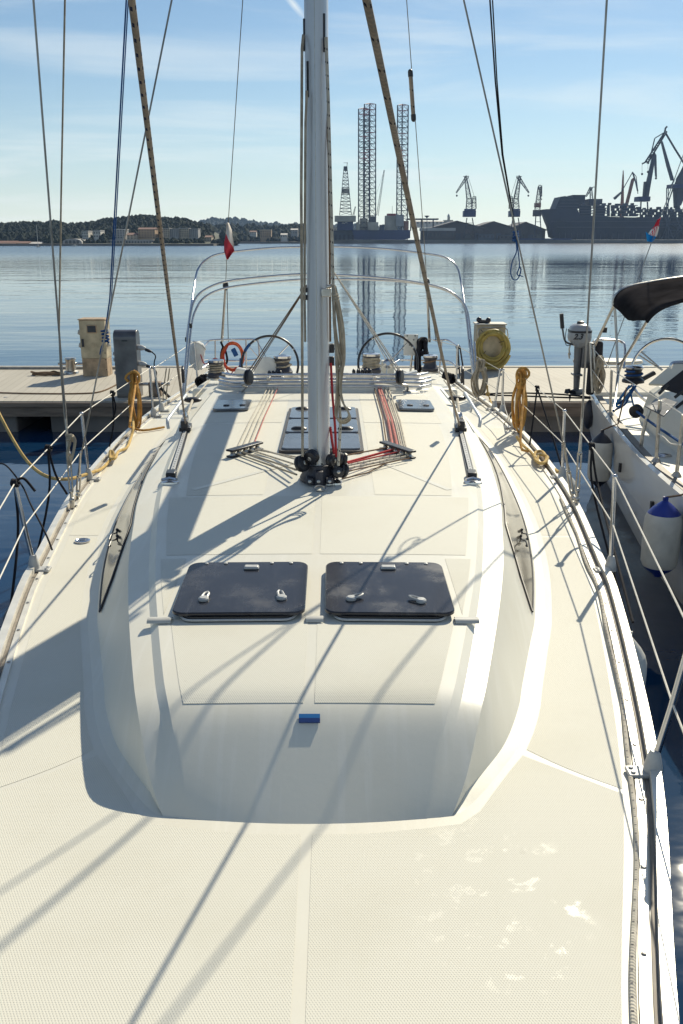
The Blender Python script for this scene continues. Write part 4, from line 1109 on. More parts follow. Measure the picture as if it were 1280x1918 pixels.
fline([[pk, pk + Vector((-.02, 0, -.3)), Vector((pk.x - .06, pk.y - .1, 1.36))], [pk, pk + Vector((.06, -.3, -.28)), Vector((hx(8.15, 1), 8.2, 1.27))]], pk, '', f1)
f2 = fender((hx(4.75, 1) - .06, 4.75, 1.16), .7, .115, 'fender_white', 'white fender low on the right side, only its edge showing past the rail')
pk = SR[2][1].lerp(SR[1][1], .62)
fline([[pk, pk + Vector((.02, -.05, -.3)), Vector((hx(5.5, 1) + .05, 5.6, 1.0))], [pk, pk + Vector((.06, -.05, -.3)), Vector((hx(4.75, 1) - .03, 4.8, 1.2))]], pk, '', f2)
f3 = fender((hx(4.75, -1) + .06, 4.75, 1.18), .7, .12, 'fender_white', 'white fender low on the left side, hung on black lines below the knotted stanchion')
pk = SL[0][1] + Vector((0, 0, .0))
fline([[pk, pk + Vector((-.01, -.02, -.35)), Vector((hx(4.95, -1), 5.0, .95))], [pk + Vector((.01, 0, .02)), pk + Vector((.05, .03, .02)), pk + Vector((.11, .03, -.06))]], pk, '', f3)
q = MB(); q.tube(smoothpts([at_y(-12, 868, 6.6), at_y(12, 872, 6.4), at_y(42, 910, 6.1), at_y(58, 945, 5.8), at_y(86, 1000, 5.5), at_y(98, 1030, 5.4)], 5), .006, 6); rope_thing('mooring_line', 'thin dark line running from the left rail edge down towards the water', 'rope', q, 'r_black')
pk = SL[0][1].lerp(SL[1][1], .42)
f4 = fender((hx(6.6, -1) - .15, 6.3, .75), .62, .13, 'fender_black', 'dark fender low in the water on the left side, hung on black lines', 'fender_black')
fline([[pk, pk + Vector((.0, -.1, -.35)), Vector((hx(6.3, -1) - .1, 6.25, .8))], [pk, pk + Vector((.03, .02, -.2)), pk + Vector((.08, .08, -.36))]], pk, '', f4)
pk = SL[1][1].lerp(SL[2][1], .55)
f5 = fender((hx(8.6, -1) - .12, 8.5, .8), .6, .12, 'fender_black', 'dark fender under the left rail beside the orange rope coil', 'fender_black')
fline([[pk, pk + Vector((-.02, -.05, -.4)), Vector((hx(8.5, -1) - .02, 8.5, .85))], [pk, pk + Vector((.02, 0, -.15)), pk + Vector((-.03, -.02, -.3))]], pk, '', f5)
# black lines on the right pushpit
q = MB(); pk = at_y(858, 650, 13.4); q.tube([pk, at_y(861, 700, 13.2), at_z(866, 722, 1.32)], .012, 6); q.tube([pk + Vector((.03, 0, 0)), at_y(868, 690, 13.0), at_z(869, 724, 1.32)], .012, 6); q.ball(pk, .035)
rope_thing('black_line', 'black line tied over the right stern lifeline and led down to the deck', 'rope', q, 'r_black')

# flags
def flag(name, label, mfn, rows_px, Y, fold=.05):
    q = MB(); rows = []
    nu = 11
    for i, (lx, ly, rx, ry) in enumerate(rows_px):
        a, b_ = at_y(lx, ly, Y), at_y(rx, ry, Y); row = []
        for j in range(nu + 1):
            u = j / nu; p = a.lerp(b_, u); p.y += fold * math.sin(u * 7 + i * .7) * (.3 + .7 * u); row.append(p)
        rows.append(row)
    # refine between the rows
    fine = []
    for a, b_ in zip(rows, rows[1:]):
        for k in range(4): fine.append([p.lerp(q_, k / 4) for p, q_ in zip(a, b_)])
    fine.append(rows[-1]); q.loft(fine, uv=True)
    o = q.build(name, mfn, solid=.003); return o
m = mat('white_red_flag', (.7, .68, .64), .8, spec=.1); w = NT(m); u = w.uv()
w.l(w.mix(w.math('GREATER_THAN', w.math('SUBTRACT', u[0], w.math('MULTIPLY', u[1], .22)), .36), (.72, .66, .60), (.58, .06, .08)), w.p.inputs['Base Color'])
fl = flag('flag', '', m, [(425, 417, 428, 417), (424, 428, 433, 430), (423, 440, 436, 448), (420, 455, 439, 470), (420, 470, 436, 474), (425, 486, 428, 486)], 13.45, .06)
tag(fl, 'limp white and red flag hanging on the left backstay', 'flag')
# ================================================================== WATER, PIER, NEIGHBOUR
m = mat('harbour_water', (.006, .030, .078), .03, spec=.5); w = NT(m)
w.p.inputs['IOR'].default_value = 1.37
o_ = w.obj()
def scaled(v, sx, sy):
    q = w.n('Mapping'); q.inputs['Scale'].default_value = (sx, sy, 1); w.l(v, q.inputs[0]); return q.outputs[0]
patch = w.ramp(w.noise(1, scaled(o_, .006, .016), 4), .44, .60)
s1 = w.noise(1, scaled(o_, .16, .42), 3, .5)
s2 = w.noise(1, scaled(o_, .8, 1.6), 3, .55)
s3 = w.noise(1, scaled(o_, .035, .09), 2, .5)
h = w.math('ADD', w.math('MULTIPLY', s1, .035), w.math('ADD', w.math('MULTIPLY', s3, .12), w.math('MULTIPLY', s2, w.math('ADD', .005, w.math('MULTIPLY', patch, .016)))))
s4 = w.noise(1, scaled(o_, 4.5, 7.0), 2, .5)
h = w.math('ADD', h, w.math('MULTIPLY', s4, .0008))
spw = w.n('SeparateXYZ'); w.l(o_, spw.inputs[0]); far_ = w.ramp(spw.outputs[1], 90, 280)
h = w.math('ADD', h, w.math('MULTIPLY', w.math('MULTIPLY', s2, far_), .032))
w.l(w.math('ADD', .03, w.math('MULTIPLY', far_, .19)), w.p.inputs['Roughness'])
w.bump(h, 1.0, 1.0)
M['water'] = m
b = MB(); X = [-9000, -2500, -800, -200, -40, 0, 40, 200, 800, 2500, 9000]; Y_ = [-60, -10, 0, 10, 30, 100, 400, 1200, 4000, 12000]
b.loft([[(x, y, 0) for x in X] for y in Y_])
tag(b.build('water', M['water'], smooth=False), 'calm blue harbour water with soft ripples', 'water', kind='structure')

# pier
M['ped_grey2'] = mat('grey_trunking', (.30, .29, .27), .6, noise=.25)
m = mat('pier_planks', (.42, .37, .29), .75); w = NT(m); o_ = w.obj(); sp = w.n('SeparateXYZ'); w.l(o_, sp.inputs[0])
pl = w.math('DIVIDE', w.math('ADD', sp.outputs[0], w.math('MULTIPLY', sp.outputs[1], .12)), .145); fr = w.math('FRACT', pl); cell = w.math('FLOOR', pl)
wnz = w.n('TexWhiteNoise', noise_dimensions='1D'); w.l(cell, wnz.inputs['W'])
gapm = w.math('LESS_THAN', fr, .07)
base = w.mix(wnz.outputs['Value'], (.47, .435, .37), (.43, .40, .34))
base = w.mix(w.math('MULTIPLY', w.ramp(w.noise(.55, o_, 5, .6), .45, .7), .6), base, (.37, .33, .27))
mp = w.n('Mapping'); mp.inputs['Scale'].default_value = (9, .8, 1); w.l(o_, mp.inputs[0])
base = w.mix(w.math('MULTIPLY', w.ramp(w.noise(1, mp.outputs[0], 4), .5, .8), .35), base, (.25, .21, .17))
w.l(w.mix(w.math('MULTIPLY', gapm, .5), base, (.22, .19, .15)), w.p.inputs['Base Color'])
w.bump(w.math('SUBTRACT', 1.0, gapm), .5, .006); M['planks'] = m
M['pieredge'] = mat('pier_edge_timber', (.24, .18, .135), .8, noise=.4, nscale=1.6, stretch=(1, 6, 8), bump=.3, bscale=10)
M['concrete'] = mat('float_concrete', (.20, .18, .165), .85, noise=.4, nscale=1.1, bump=.3, bscale=15)
M['pierlip'] = mat('pale_pier_lip', (.62, .58, .50), .6, noise=.15)
PZ = .58; PA = R(-.6)
pier = thing('pier', (0, 18, 0), 'long timber-decked floating pier behind the sterns of both yachts', 'pier')
def slab(nm, x0, x1, y0, y1, z0, z1, m, bev=0):
    q = MB(); q.box(x0, x1, y0, y1, z0, z1); return q.build(nm, M[m], pier, bevel=bev)
slab('pier_deck', -60, 60, 15.86, 20.22, PZ - .10, PZ, 'planks')
slab('edge_beam', -60, 60, 15.83, 15.95, PZ - .27, PZ - .10, 'pieredge')
slab('pier_lip', -60, 60, 20.22, 20.34, PZ - .25, PZ + .025, 'pierlip')
for i in range(-5, 6):
    slab('float', i * 11 - 5.2, i * 11 + 5.2, 16.0, 20.1, -.4, PZ - .27, 'concrete', .03)
for i in range(-8, 9):
    slab('edge_bumper', i * 6.4 - 3.1, i * 6.4 + 3.1, 15.79, 15.828, PZ - .10, PZ - .02, 'pierlip' if i > 1 else 'pieredge', .006)

for i in range(14):
    x = -7.5 + i * 1.45
    if i in (1, 4, 9): 
        q = MB(); q.lathe([(.035, 0), (.035, .006), (.01, .008)], 10, T((x, 16.25, PZ))); q.build('deck_bolt', M['steel_dull'], pier)
slab('cable_trunking', -60, -4.6, 19.95, 20.12, PZ + .001, PZ + .05, 'ped_grey2', .01)
# service pedestals
M['ped_cream'] = mat('stained_cream_metal', (.50, .42, .28), .5, noise=.35, nscale=5, bump=.15, bscale=9)
M['ped_rust'] = mat('rust_stained_metal', (.42, .30, .19), .6, noise=.4, nscale=8)
M['ped_grey'] = mat('brushed_grey_metal', (.15, .145, .15), .34, .8, noise=.3, nscale=4)
def pedestal_box(nm, xl, xr, ytop, ybot, depth, zt=None):
    a, b_ = at_z(xl, ybot, PZ), at_z(xr, ybot, PZ); Y = (a.y + b_.y) / 2
    top = at_y((xl + xr) / 2, ytop, Y).z
    return a.x, b_.x, Y, top
x0, x1, Y, zt = pedestal_box('p', 155, 203, 600, 705, .3)
pd = thing('service_pedestal', ((x0 + x1) / 2, Y, PZ), 'cream rust-stained service pedestal with a small meter window, behind a bollard', 'pedestal')
xo = (at_y(148, 602, Y).x, at_y(196, 602, Y).x); x0, x1 = (x0 + xo[0]) / 2, (x1 + xo[1]) / 2 
H = zt - PZ
q = MB(); q.box(x0, x1, Y, Y + .42, PZ + H * .32, zt); bd = q.build('cabinet', M['ped_cream'], pd, bevel=.012)
q = MB(); q.box(x0 + .006, x1 - .006, Y + .004, Y + .41, PZ, PZ + H * .318); q.build('cabinet_base', M['ped_rust'], pd, bevel=.008)
q = MB(); q.box(x0 - .015, x1 + .015, Y - .012, Y + .44, zt + .001, zt + .025); q.build('cabinet_lid', M['ped_rust'], pd, bevel=.005)
cx = (x0 + x1) / 2
q = MB(); q.box(cx - .11, cx + .10, Y - .012, Y - .001, zt - .26, zt - .09); wf = q.build('meter_window', M['ped_rust'], pd, bevel=.005)
q = MB(); q.box(cx - .09, cx + .08, Y - .018, Y - .013, zt - .24, zt - .11); q.build('meter_glass', M['acrylic'], wf)
q = MB(); q.box(x0 + .03, x0 + .08, Y - .01, Y - .001, PZ + H * .53, PZ + H * .67); q.build('slot', M['black'], pd)
for xx, zz_ in ((x0 - .03, .78), (x0 - .03, .55), (x1 + .03, .80), (x1 + .03, .57)):
    q = MB(); q.lathe([(.05, -.03), (.055, 0), (.04, .035)], 14, frame((xx, Y + .12, PZ + H * zz_), (1 if xx > cx else -1, -.3, .3))); q.build('socket', M['greyplastic'], pd)
q = MB(); q.tube([(cx + .03 * math.cos(a * .4), Y - .002, PZ + H * .56 + .05 * math.sin(a * .4)) for a in range(16)], .003, 4, closed=True); q.build('badge_ring', M['ped_rust'], pd)
for zz_ in (.12, .3, .42):
    q = MB(); q.lathe([(.012, 0), (.01, .006)], 8, frame((x1 - .03, Y - .001, PZ + H * zz_), (0, -1, 0))); q.build('cabinet_screw', M['black'], pd)

x0, x1, Y, zt = pedestal_box('p', 219, 262, 619, 745, .3); H = zt - PZ; cx = (x0 + x1) / 2
xo = (at_y(212, 625, Y).x, at_y(254, 625, Y).x); x0, x1 = (x0 + xo[0]) / 2, (x1 + xo[1]) / 2; cx = (x0 + x1) / 2
pd = thing('service_pedestal', (cx, Y, PZ), 'grey metal service pedestal with a rounded top, nearest the pier edge', 'pedestal')
q = MB(); rows = []
prof = [(0, PZ), (0, zt - .12)] + [(.16 - .16 * math.cos(a * math.pi / 10), zt - .12 + .12 * math.sin(a * math.pi / 10)) for a in range(1, 10)] + [(.32, zt - .12), (.32, PZ)]
q.prism([(x0, Y + a, b_) for a, b_ in prof], (x1 - x0, 0, 0)); q.build('housing', M['ped_grey'], pd, bevel=.006)
q = MB(); q.box(x0 + .02, x1 - .02, Y - .006, Y - .001, PZ + .10, zt - .16); q.build('front_panel', M['ped_grey'], pd, bevel=.003)
q = MB(); q.box(cx - .05, cx + .05, Y - .015, Y - .007, zt - .19, zt - .165); q.build('panel_latch', M['black'], pd)
for zz_ in (.74, .50):
    q = MB(); q.lathe([(.045, -.05), (.05, .02), (.035, .07), (.02, .1)], 12, frame((x1 + .05, Y + .1, PZ + H * zz_), (1, -.2, -.15))); s_ = q.build('socket', M['greyplastic'], pd)
    q = MB(); q.lathe([(.028, .1), (.03, .17), (.016, .22)], 10, frame((x1 + .05, Y + .1, PZ + H * zz_), (1, -.2, -.35))); q.build('plug', M['black'], s_)
    q = MB(); p = Vector((x1 + .26, Y + .05, PZ + H * zz_ - .07)); q.tube(smoothpts([p, p + Vector((.06, 0, -.08)), p + Vector((.03, -.02, -.25)), p + Vector((.10, -.05, -H * zz_ + .12))], 5), .011, 6); q.build('plug_cable', M['r_black'], s_)
for zz_ in (.40, .62, .72):
    q = MB(); q.lathe([(.04, 0), (.03, .04)], 10, frame((x0 - .002, Y + .12, PZ + H * zz_ * .9), (-1, 0, 0))); q.build('socket', M['greyplastic'], pd)

# hose cabinet with yellow hose
x0, x1, Y, zt = pedestal_box('p', 890, 944, 609, 694, .3); H = zt - PZ; cx = (x0 + x1) / 2
hbx = thing('hose_cabinet', (cx, Y, PZ), 'cream hose cabinet standing on the pier behind the yellow hose', 'cabinet')
q = MB(); q.box(x0, x1, Y, Y + .45, PZ, zt); q.build('cabinet', M['ped_cream'], hbx, bevel=.03)
q = MB(); q.box(x0 - .02, x1 + .02, Y - .02, Y + .48, zt + .001, zt + .03); q.build('cabinet_lid', M['pierlip'], hbx, bevel=.01)
q = MB(); q.tube(smoothpts([(x0 + .04, Y - .03, zt - .3), (x0 + .05, Y - .03, zt - .08), (cx, Y - .03, zt - .05), (x1 + .02, Y - .03, zt - .09), (x1 + .03, Y - .03, PZ + .3)], 4), .012, 6); q.build('hose_bracket', M['steel_dull'], hbx)
q = MB(); q.box(cx - .26, cx - .02, Y + .1, Y + .28, zt + .031, zt + .10); q.ball((cx - .25, Y + .15, zt + .1), .06); q.ball((cx - .05, Y + .15, zt + .09), .06); q.build('valve_cap', M['black'], hbx, bevel=.02)
hc_ = at_y(921, 647, Y - .1)
M['hose'] = mat('yellow_hose', (.40, .30, .075), .5, noise=.3, nscale=6)
q = MB(); rr = random.Random(3); P = []
for k in range(6 * 22):
    a = 2 * math.pi * k / 22; t = k / 22; rd = .21 + .028 * t + .01 * rr.random()
    P.append(hc_ + Vector((rd * math.cos(a) + .01, -.02 - .05 * (t % 2) + .03 * math.sin(a * 2 + t), rd * 1.08 * math.sin(a) - .012 * t)))
q.tube(smoothpts(P, 2), .030, 8); hs = tag(q.build('hose', M['hose']), 'thick yellow water hose coiled in a ring against the cream cabinet', 'hose')
for a in (.4, 2.2, 3.9):
    q = MB(); q.tube([hc_ + Vector((rd_ * math.cos(a), -.12 + .09 * abs(i - 1), rd_ * math.sin(a))) for i, rd_ in enumerate((.17, .29, .42))], .007, 6); q.build('hose_tie', M['black'], hs)

# bollard cleat, ropes on the pier
p = at_z(134, 699, PZ); bl = thing('mooring_bollard', p, 'stout grey mooring bollard with a cross bar, left of the cream pedestal', 'bollard')
q = MB(); q.lathe([(.16, 0), (.15, .04), (.11, .06), (.10, .26), (.12, .30), (.11, .33)], 20, T(p)); q.build('post', M['steel_dull'], bl)
q = MB(); q.tube([p + Vector((-.26, 0, .20)), p + Vector((.26, 0, .20))], .028, 8); q.build('cross_bar', M['steel_dull'], bl)
def coilpile(c, r, rad, n, seed, label, m, sq=.6):
    rr = random.Random(seed); q = MB(); P = []
    for k in range(n * 12):
        a = 2 * math.pi * k / 12; P.append(Vector(c) + Vector((r * (.7 + .4 * rr.random()) * math.cos(a), r * sq * (.7 + .4 * rr.random()) * math.sin(a), rad + .02 * (k / 12) * rr.random())))
    q.tube(smoothpts(P, 2), rad, 6); return rope_thing('rope_pile', label, 'rope', q, m)
coilpile(at_z(88, 703, PZ), .32, .016, 4, 2, 'loose rope pile on the pier left of the bollard', 'r_brown', .35)
q = MB(); q.tube(smoothpts([at_z(x, y, PZ + .015) for x, y in ((-20, 735), (60, 737), (150, 737), (190, 733), (225, 717))], 5), .013, 6); rope_thing('shore_cable', 'brown cable lying along the pier to the grey pedestal', 'cable', q, 'r_brown')
p = at_z(292, 742, PZ); bl = thing('mooring_cleat', p, 'dark rusty mooring cleat on the pier edge behind the left gate posts', 'cleat')
q = MB(); q.box(p.x - .11, p.x + .11, p.y - .08, p.y + .12, PZ, PZ + .26); q.build('post', M['pieredge'], bl, bevel=.02)
q = MB(); q.tube([p + Vector((-.25, 0, .22)), p + Vector((.27, 0, .22))], .03, 8); q.build('cross_bar', M['steel_dull'], bl)
q = MB(); q.tube(smoothpts([p + Vector((.1, -.06, .17)), at_z(318, 744, PZ + .05), at_y(332, 748, 14.8), at_y(352, 742, 13.8)], 5), .026, 7)
rope_thing('mooring_rope', 'thick black mooring rope from the rusty cleat to the left quarter', 'rope', q, 'r_black')
for pts, lab in (([(312, 690, 11.5), (306, 740, 11.6), (309, 772, 11.2)], 'thin beige line hanging on the left lifeline behind the gate posts'),):
    q = MB(); q.tube(smoothpts([at_y(*a) for a in pts], 4), .008, 6); q.tube(smoothpts([at_y(a + 6, b_, c_) for a, b_, c_ in pts], 4), .008, 6); rope_thing('hanging_line', lab, 'rope', q, 'r_beige')
for k, (pts, lab) in enumerate((([(866, 724, 13.0), (900, 737, 14), (960, 736, 14), (1040, 738, 13), (1106, 744, 12.5)], 'upper of two taut black mooring lines between the two yachts'), ([(868, 728, 13.0), (905, 739, 14), (960, 741, 14), (1040, 744, 13), (1106, 746, 12.5)], 'lower of two taut black mooring lines between the two yachts'))):
    q = MB(); q.tube(smoothpts([at_y(*a) for a in pts], 5), .012, 6); rope_thing('mooring_line', lab, 'rope', q, 'r_black')

# ---------------------------------------------------------------- neighbouring yacht
NZ = 1.15
G = [at_z(x, y, NZ) for x, y in ((1106, 742), (1122, 768), (1145, 800), (1170, 832), (1200, 866), (1240, 904), (1280, 938))]
NG = [(p.y, p.x) for p in G][::-1]
ymin = NG[0][0]
NG = [(1.2, 4.55), (2.2, 3.75), (3.4, 3.22), (5.0, 2.92), (6.3, NG[0][1] - .03)] + NG
NC = 4.78      # its centre line
ny = thing('neighbour_yacht', (NC, 9, 0), 'white yacht moored alongside on the right, with black canvas bimini', 'sailing yacht')
Yn = [1.2 + (G[0].y - 1.2) * i / 44 for i in range(45)]
nx = lambda Y: interp(NG, Y)
q = MB(); rows = []
for Y in Yn:
    h = NC - nx(Y); row = []
    t = min(1, (Y - 1.2) / 5); aft = max(0, (Y - 9) / 4)
    prof = [(h - .035, NZ + .055), (h + .02, NZ + .05), (h + .022, NZ - .02), (h * (1.0 - .01), NZ - .22), (h * (.99 - .02 * (1 - t)), .72), (h * (.985 - .05 * (1 - t)), .70), (h * (.93 - .12 * (1 - t) - .05 * aft), .28), (h * (.80 - .2 * (1 - t) - .1 * aft), -.2)]
    row = [(NC - a, Y, z) for a, z in prof] + [(NC + a, Y, z) for a, z in prof[::-1]]
    rows.append(row)
q.loft(rows); n = len(rows[0]); q.face([len(q.v) - n + i for i in range(n)])
q.build('hull', M['sailhull'], ny, angle=25)
q = MB(); rows = []
for Y in Yn:
    h = NC - nx(Y) - .03
    rows.append([(NC + h * f, Y, NZ) for f in (-1, -.6, -.2, .2, .6, 1)])
q.loft(rows); q.build('deck', M['gel'], ny)
# dark toe-rail timber
q = MB(); rows = []
for Y in [4 + .25 * i for i in range(36)]:
    if Y > G[0].y - .1: break
    x = nx(Y); rows.append([(x + .06, Y, NZ), (x + .06, Y, NZ + .04), (x + .14, Y, NZ + .04), (x + .14, Y, NZ)])
q.loft(rows, closed_u=True); q.build('toe_rail', M['railgroove'], ny)
# cabin side with dark windows, coaming and cockpit
cab = [(4.2, 3.75, .30), (5.5, 3.55, .46), (7.5, 3.52, .55), (9.2, 3.72, .56), (9.9, 3.85, .52)]
q = MB(); rows = []
for Y, x, hh in cab:
    rows.append([(x - .10, Y, NZ), (x + .05, Y, NZ + hh * .75), (x + .16, Y, NZ + hh), (x + .6, Y, NZ + hh + .06), (2 * NC - x - .6, Y, NZ + hh + .06), (2 * NC - x - .16, Y, NZ + hh), (2 * NC - x + .10, Y, NZ)])
q.loft(rows); q.face(list(range(6, -1, -1))); q.face([len(q.v) - 7 + i for i in range(7)]); q.build('cabin', M['gel'], ny, angle=20)
a, b_, c_, d_ = at_y(1245, 745, 9.3), at_y(1269, 753, 9.0), at_y(1243, 779, 8.6), at_y(1208, 760, 8.9)
def quad_plate(nm, P, m, th=.012, parent=ny):
    P = [Vector(p) for p in P]; nn = (P[1] - P[0]).cross(P[2] - P[0]).normalized()
    if nn.y > 0: nn = -nn
    q = MB(); q.prism(P, nn * th); return q.build(nm, M[m], parent, bevel=.003)
quad_plate('cabin_window', [a, b_, c_, d_], 'acrylic')
# aft coaming block carrying the winch
q = MB(); P = [at_y(1150, 775, 10.2), at_y(1168, 716, 10.8), at_y(1186, 708, 11.2), at_y(1300, 745, 9.6), at_y(1300, 800, 9.2), at_y(1220, 800, 9.3)]
q = MB()
lo = [(nx(11.2) + .42, 11.2), (nx(10) + .42, 10.0), (nx(8.8) + .52, 8.8)]
rows = []
for x, y in lo:
    rows.append([(x, y, NZ), (x + .10, y, NZ + .36), (x + .20, y, NZ + .42), (x + .75, y, NZ + .44), (x + .80, y, NZ - .1)])
q.loft(rows); q.face([4, 3, 2, 1, 0]); q.face([10 + i for i in range(5)]); q.build('cockpit_coaming', M['gel'], ny, angle=22)
# sloping companion wall and black canvas screen at the frame edge
quad_plate('spray_wall', [at_y(1216, 722, 10.6), at_y(1262, 684, 10.6), at_y(1330, 684, 10.4), at_y(1330, 745, 10.2), at_y(1258, 724, 10.4)], 'gel', .05)
quad_plate('canvas_screen', [at_y(1238, 728, 9.9), at_y(1284, 692, 9.9), at_y(1340, 690, 9.7), at_y(1340, 760, 9.5)], 'blackmatt', .02)
for P in ([(1234, 738), (1252, 720)], [(1264, 745), (1284, 728)], [(1266, 764), (1290, 745)]):
    q = MB(); q.tube([at_y(x, y, 9.55) for x, y in P], .018, 6); q.build('canvas_strap', M['black'], ny)
q = MB(); q.tube(smoothpts([at_y(x, y, 10.3) for x, y in ((1256, 690), (1258, 683), (1266, 679), (1300, 679), (1340, 680))], 4), .02, 8); q.build('grab_rail', M['steel'], ny)
winch_p = at_y(1186, 716, 10.9)
q = MB(); f = T(winch_p); q.lathe([(.13, 0), (.13, .03), (.09, .06), (.085, .12), (.10, .165)], 22, f); nw = q.build('winch', M['black'], ny)
q = MB(); q.lathe([(.105, .166), (.11, .185), (.08, .20), (.03, .205)], 22, f); q.build('winch_top', M['steel'], nw)
q = MB(); q.tube([winch_p + Vector((.10 * math.cos(a * .4), .10 * math.sin(a * .4), .06 + .003 * a)) for a in range(28)], .012, 6); q.build('winch_turns', M['r_blue'], nw)
for k, (P, m_, r) in enumerate(([[(1180, 722), (1168, 738), (1158, 752), (1154, 757), (1166, 752), (1178, 738), (1188, 724)], 'r_blue', .016], [[(1192, 722), (1176, 742), (1162, 760), (1155, 760), (1160, 750), (1172, 732), (1184, 722)], 'r_lblue', .013], [[(1180, 730), (1184, 748), (1188, 764)], 'r_lblue', .011], [[(1192, 722), (1178, 744), (1170, 758), (1148, 770)], 'r_blue', .012])):
    q = MB(); q.tube(smoothpts([at_y(x, y, 10.75 - .02 * k) for x, y in P], 5), r, 7); q.build('blue_sheet', M[m_], ny)
q = MB(); p = at_y(1192, 770, 10.1); q.lathe([(.03, -.04), (.075, -.03), (.06, 0), (.075, .03), (.03, .04)], 16, frame(p, (.6, .6, .2))); q.build('deck_block', M['black'], ny)
q = MB(); q.tube(smoothpts([p, at_y(1225, 795, 9.2), at_y(1290, 838, 8.2), at_y(1340, 868, 7.6)], 5), .014, 7); q.build('jib_line', M['r_blue'], ny)
q = MB(); p = at_y(1208, 708, 11.3); q.box(-.14, .14, -.03, .03, -.025, .025, M=T(p) @ rot('Y', R(-30))); q.build('winch_handle', M['black'], ny, bevel=.01)
# stanchions of the neighbour
def nst(bx, by, tx, ty, r=.017, m='steel_dull'):
    b2 = at_z(bx, by, NZ + .03); q = MB(); t2 = at_y(tx, ty, b2.y); q.tube([b2, b2.lerp(t2, .5), t2], r, 10); q.lathe([(.05, 0), (.045, .015), (.022, .05)], 12, T(b2)); q.build('stanchion', M[m], ny); return t2
n1 = nst(1143, 779, 1146, 693); n2_ = nst(1229, 866, 1237, 750, .018); n3 = nst(1267, 893, 1281, 777, .018)
q = MB(); q.tube(smoothpts([at_y(x, y, at_z(1200, 842, NZ).y) for x, y in ((1201, 842), (1204, 815), (1213, 780), (1223, 757), (1232, 748))], 5), .02, 8); q.build('gate_hoop', M['steel_dull'], ny)
q = MB(); q.tube([at_y(1107, 648, 12.6), n1, n2_, n3, at_y(1340, 850, 6.8)], .005, 6); q.build('lifeline', M['lifewire'], ny)
q = MB(); q.tube(smoothpts([at_y(1108, 690, 12.5), at_y(1130, 722, 11.6), at_y(1143, 742, 11.2)], 4), .005, 6); q.build('lifeline', M['lifewire'], ny)
q = MB(); q.tube(smoothpts([at_y(1233, 812, 8.6), at_y(1245, 820, 8.4), at_y(1257, 831, 8.2), at_y(1276, 833, 7.9)], 4), .007, 6); q.build('lifeline', M['lifewire'], ny)
q = MB(); q.lathe([(.07, 0), (.06, .02), (.02, .03)], 16, T(at_z(1243, 854, NZ + .004)) @ Matrix.Diagonal((1.3, .7, 1, 1))); q.build('fairlead', M['steel'], ny)
for x, y in ((1166, 857), (1208, 899)):
    p = at_y(x, y, 8.6); p.x = nx(8.6)
for Y in (9.9, 8.35):
    q = MB(); q.box(nx(Y) - .012, nx(Y) + .03, Y - .02, Y + .02, .80, .90); q.build('hull_drain', M['black'], ny)
# stern rail, posts and gear
sr = MB(); sr.tube(smoothpts([at_y(*p) for p in ((1112, 640, 12.6), (1118, 636, 12.9), (1150, 637, 13.0), (1166, 641, 13.0), (1171, 652, 12.9), (1169, 690, 12.8))], 4), .018, 8); sr.build('pushpit', M['steel'], ny)
for x0_, y0_, x1_, y1_, r in ((1106, 642, 1110, 735, .017), (1112, 646, 1118, 738, .017), (1160, 690, 1156, 725, .016)):
    q = MB(); q.tube([at_y(x0_, y0_, 12.5), at_y(x1_, y1_, 12.4)], r, 8); q.build('pushpit_post', M['steel_dull'], ny)
q = MB(); q.lathe([(.40, 0), (.42, .02), (.40, .045)], 20, T(at_y(1150, 680, 13.1)) @ Matrix.Diagonal((1, .55, 1, 1))); q.build('rail_seat', M['pierlip'], ny)
q = MB(); q.lathe([(.22, 0), (.23, .02), (.22, .045)], 20, T(at_y(1103, 679, 13.0)) @ Matrix.Diagonal((1, .6, 1, 1))); q.build('rail_seat', M['pierlip'], ny)
q = MB(); p = at_y(1122, 662, 12.75); q.box(-.07, .07, -.05, .05, -.45, .17, M=T(p), taper=.3); q.build('gear_bag', M['blackmatt'], ny, bevel=.04)
q = MB(); p = at_y(1107, 706, 12.7); q.box(-.05, .06, -.05, .05, -.25, .2, M=T(p)); q.build('gear_bag', M['blackmatt'], ny, bevel=.03)
# steering wheel of the neighbour
p = at_y(1247, 698, 11.6); f = frame(p, (-.15, -1, .15)); q = MB(); r = .425
q.tube([f @ Vector((r * math.cos(a * math.pi / 30), r * math.sin(a * math.pi / 30), 0)) for a in range(60)], .018, 8, closed=True); nwh = q.build('steering_wheel', M['steel'], ny)
for a in (.4, 2.5, 4.6):
    for dd in (-.06, .06):
        s = MB(); s.tube([f @ Vector((.05 * math.cos(a + dd), .05 * math.sin(a + dd), 0)), f @ Vector((r * math.cos(a + dd), r * math.sin(a + dd), 0))], .010, 6); s.build('wheel_spoke', M['steel'], nwh)
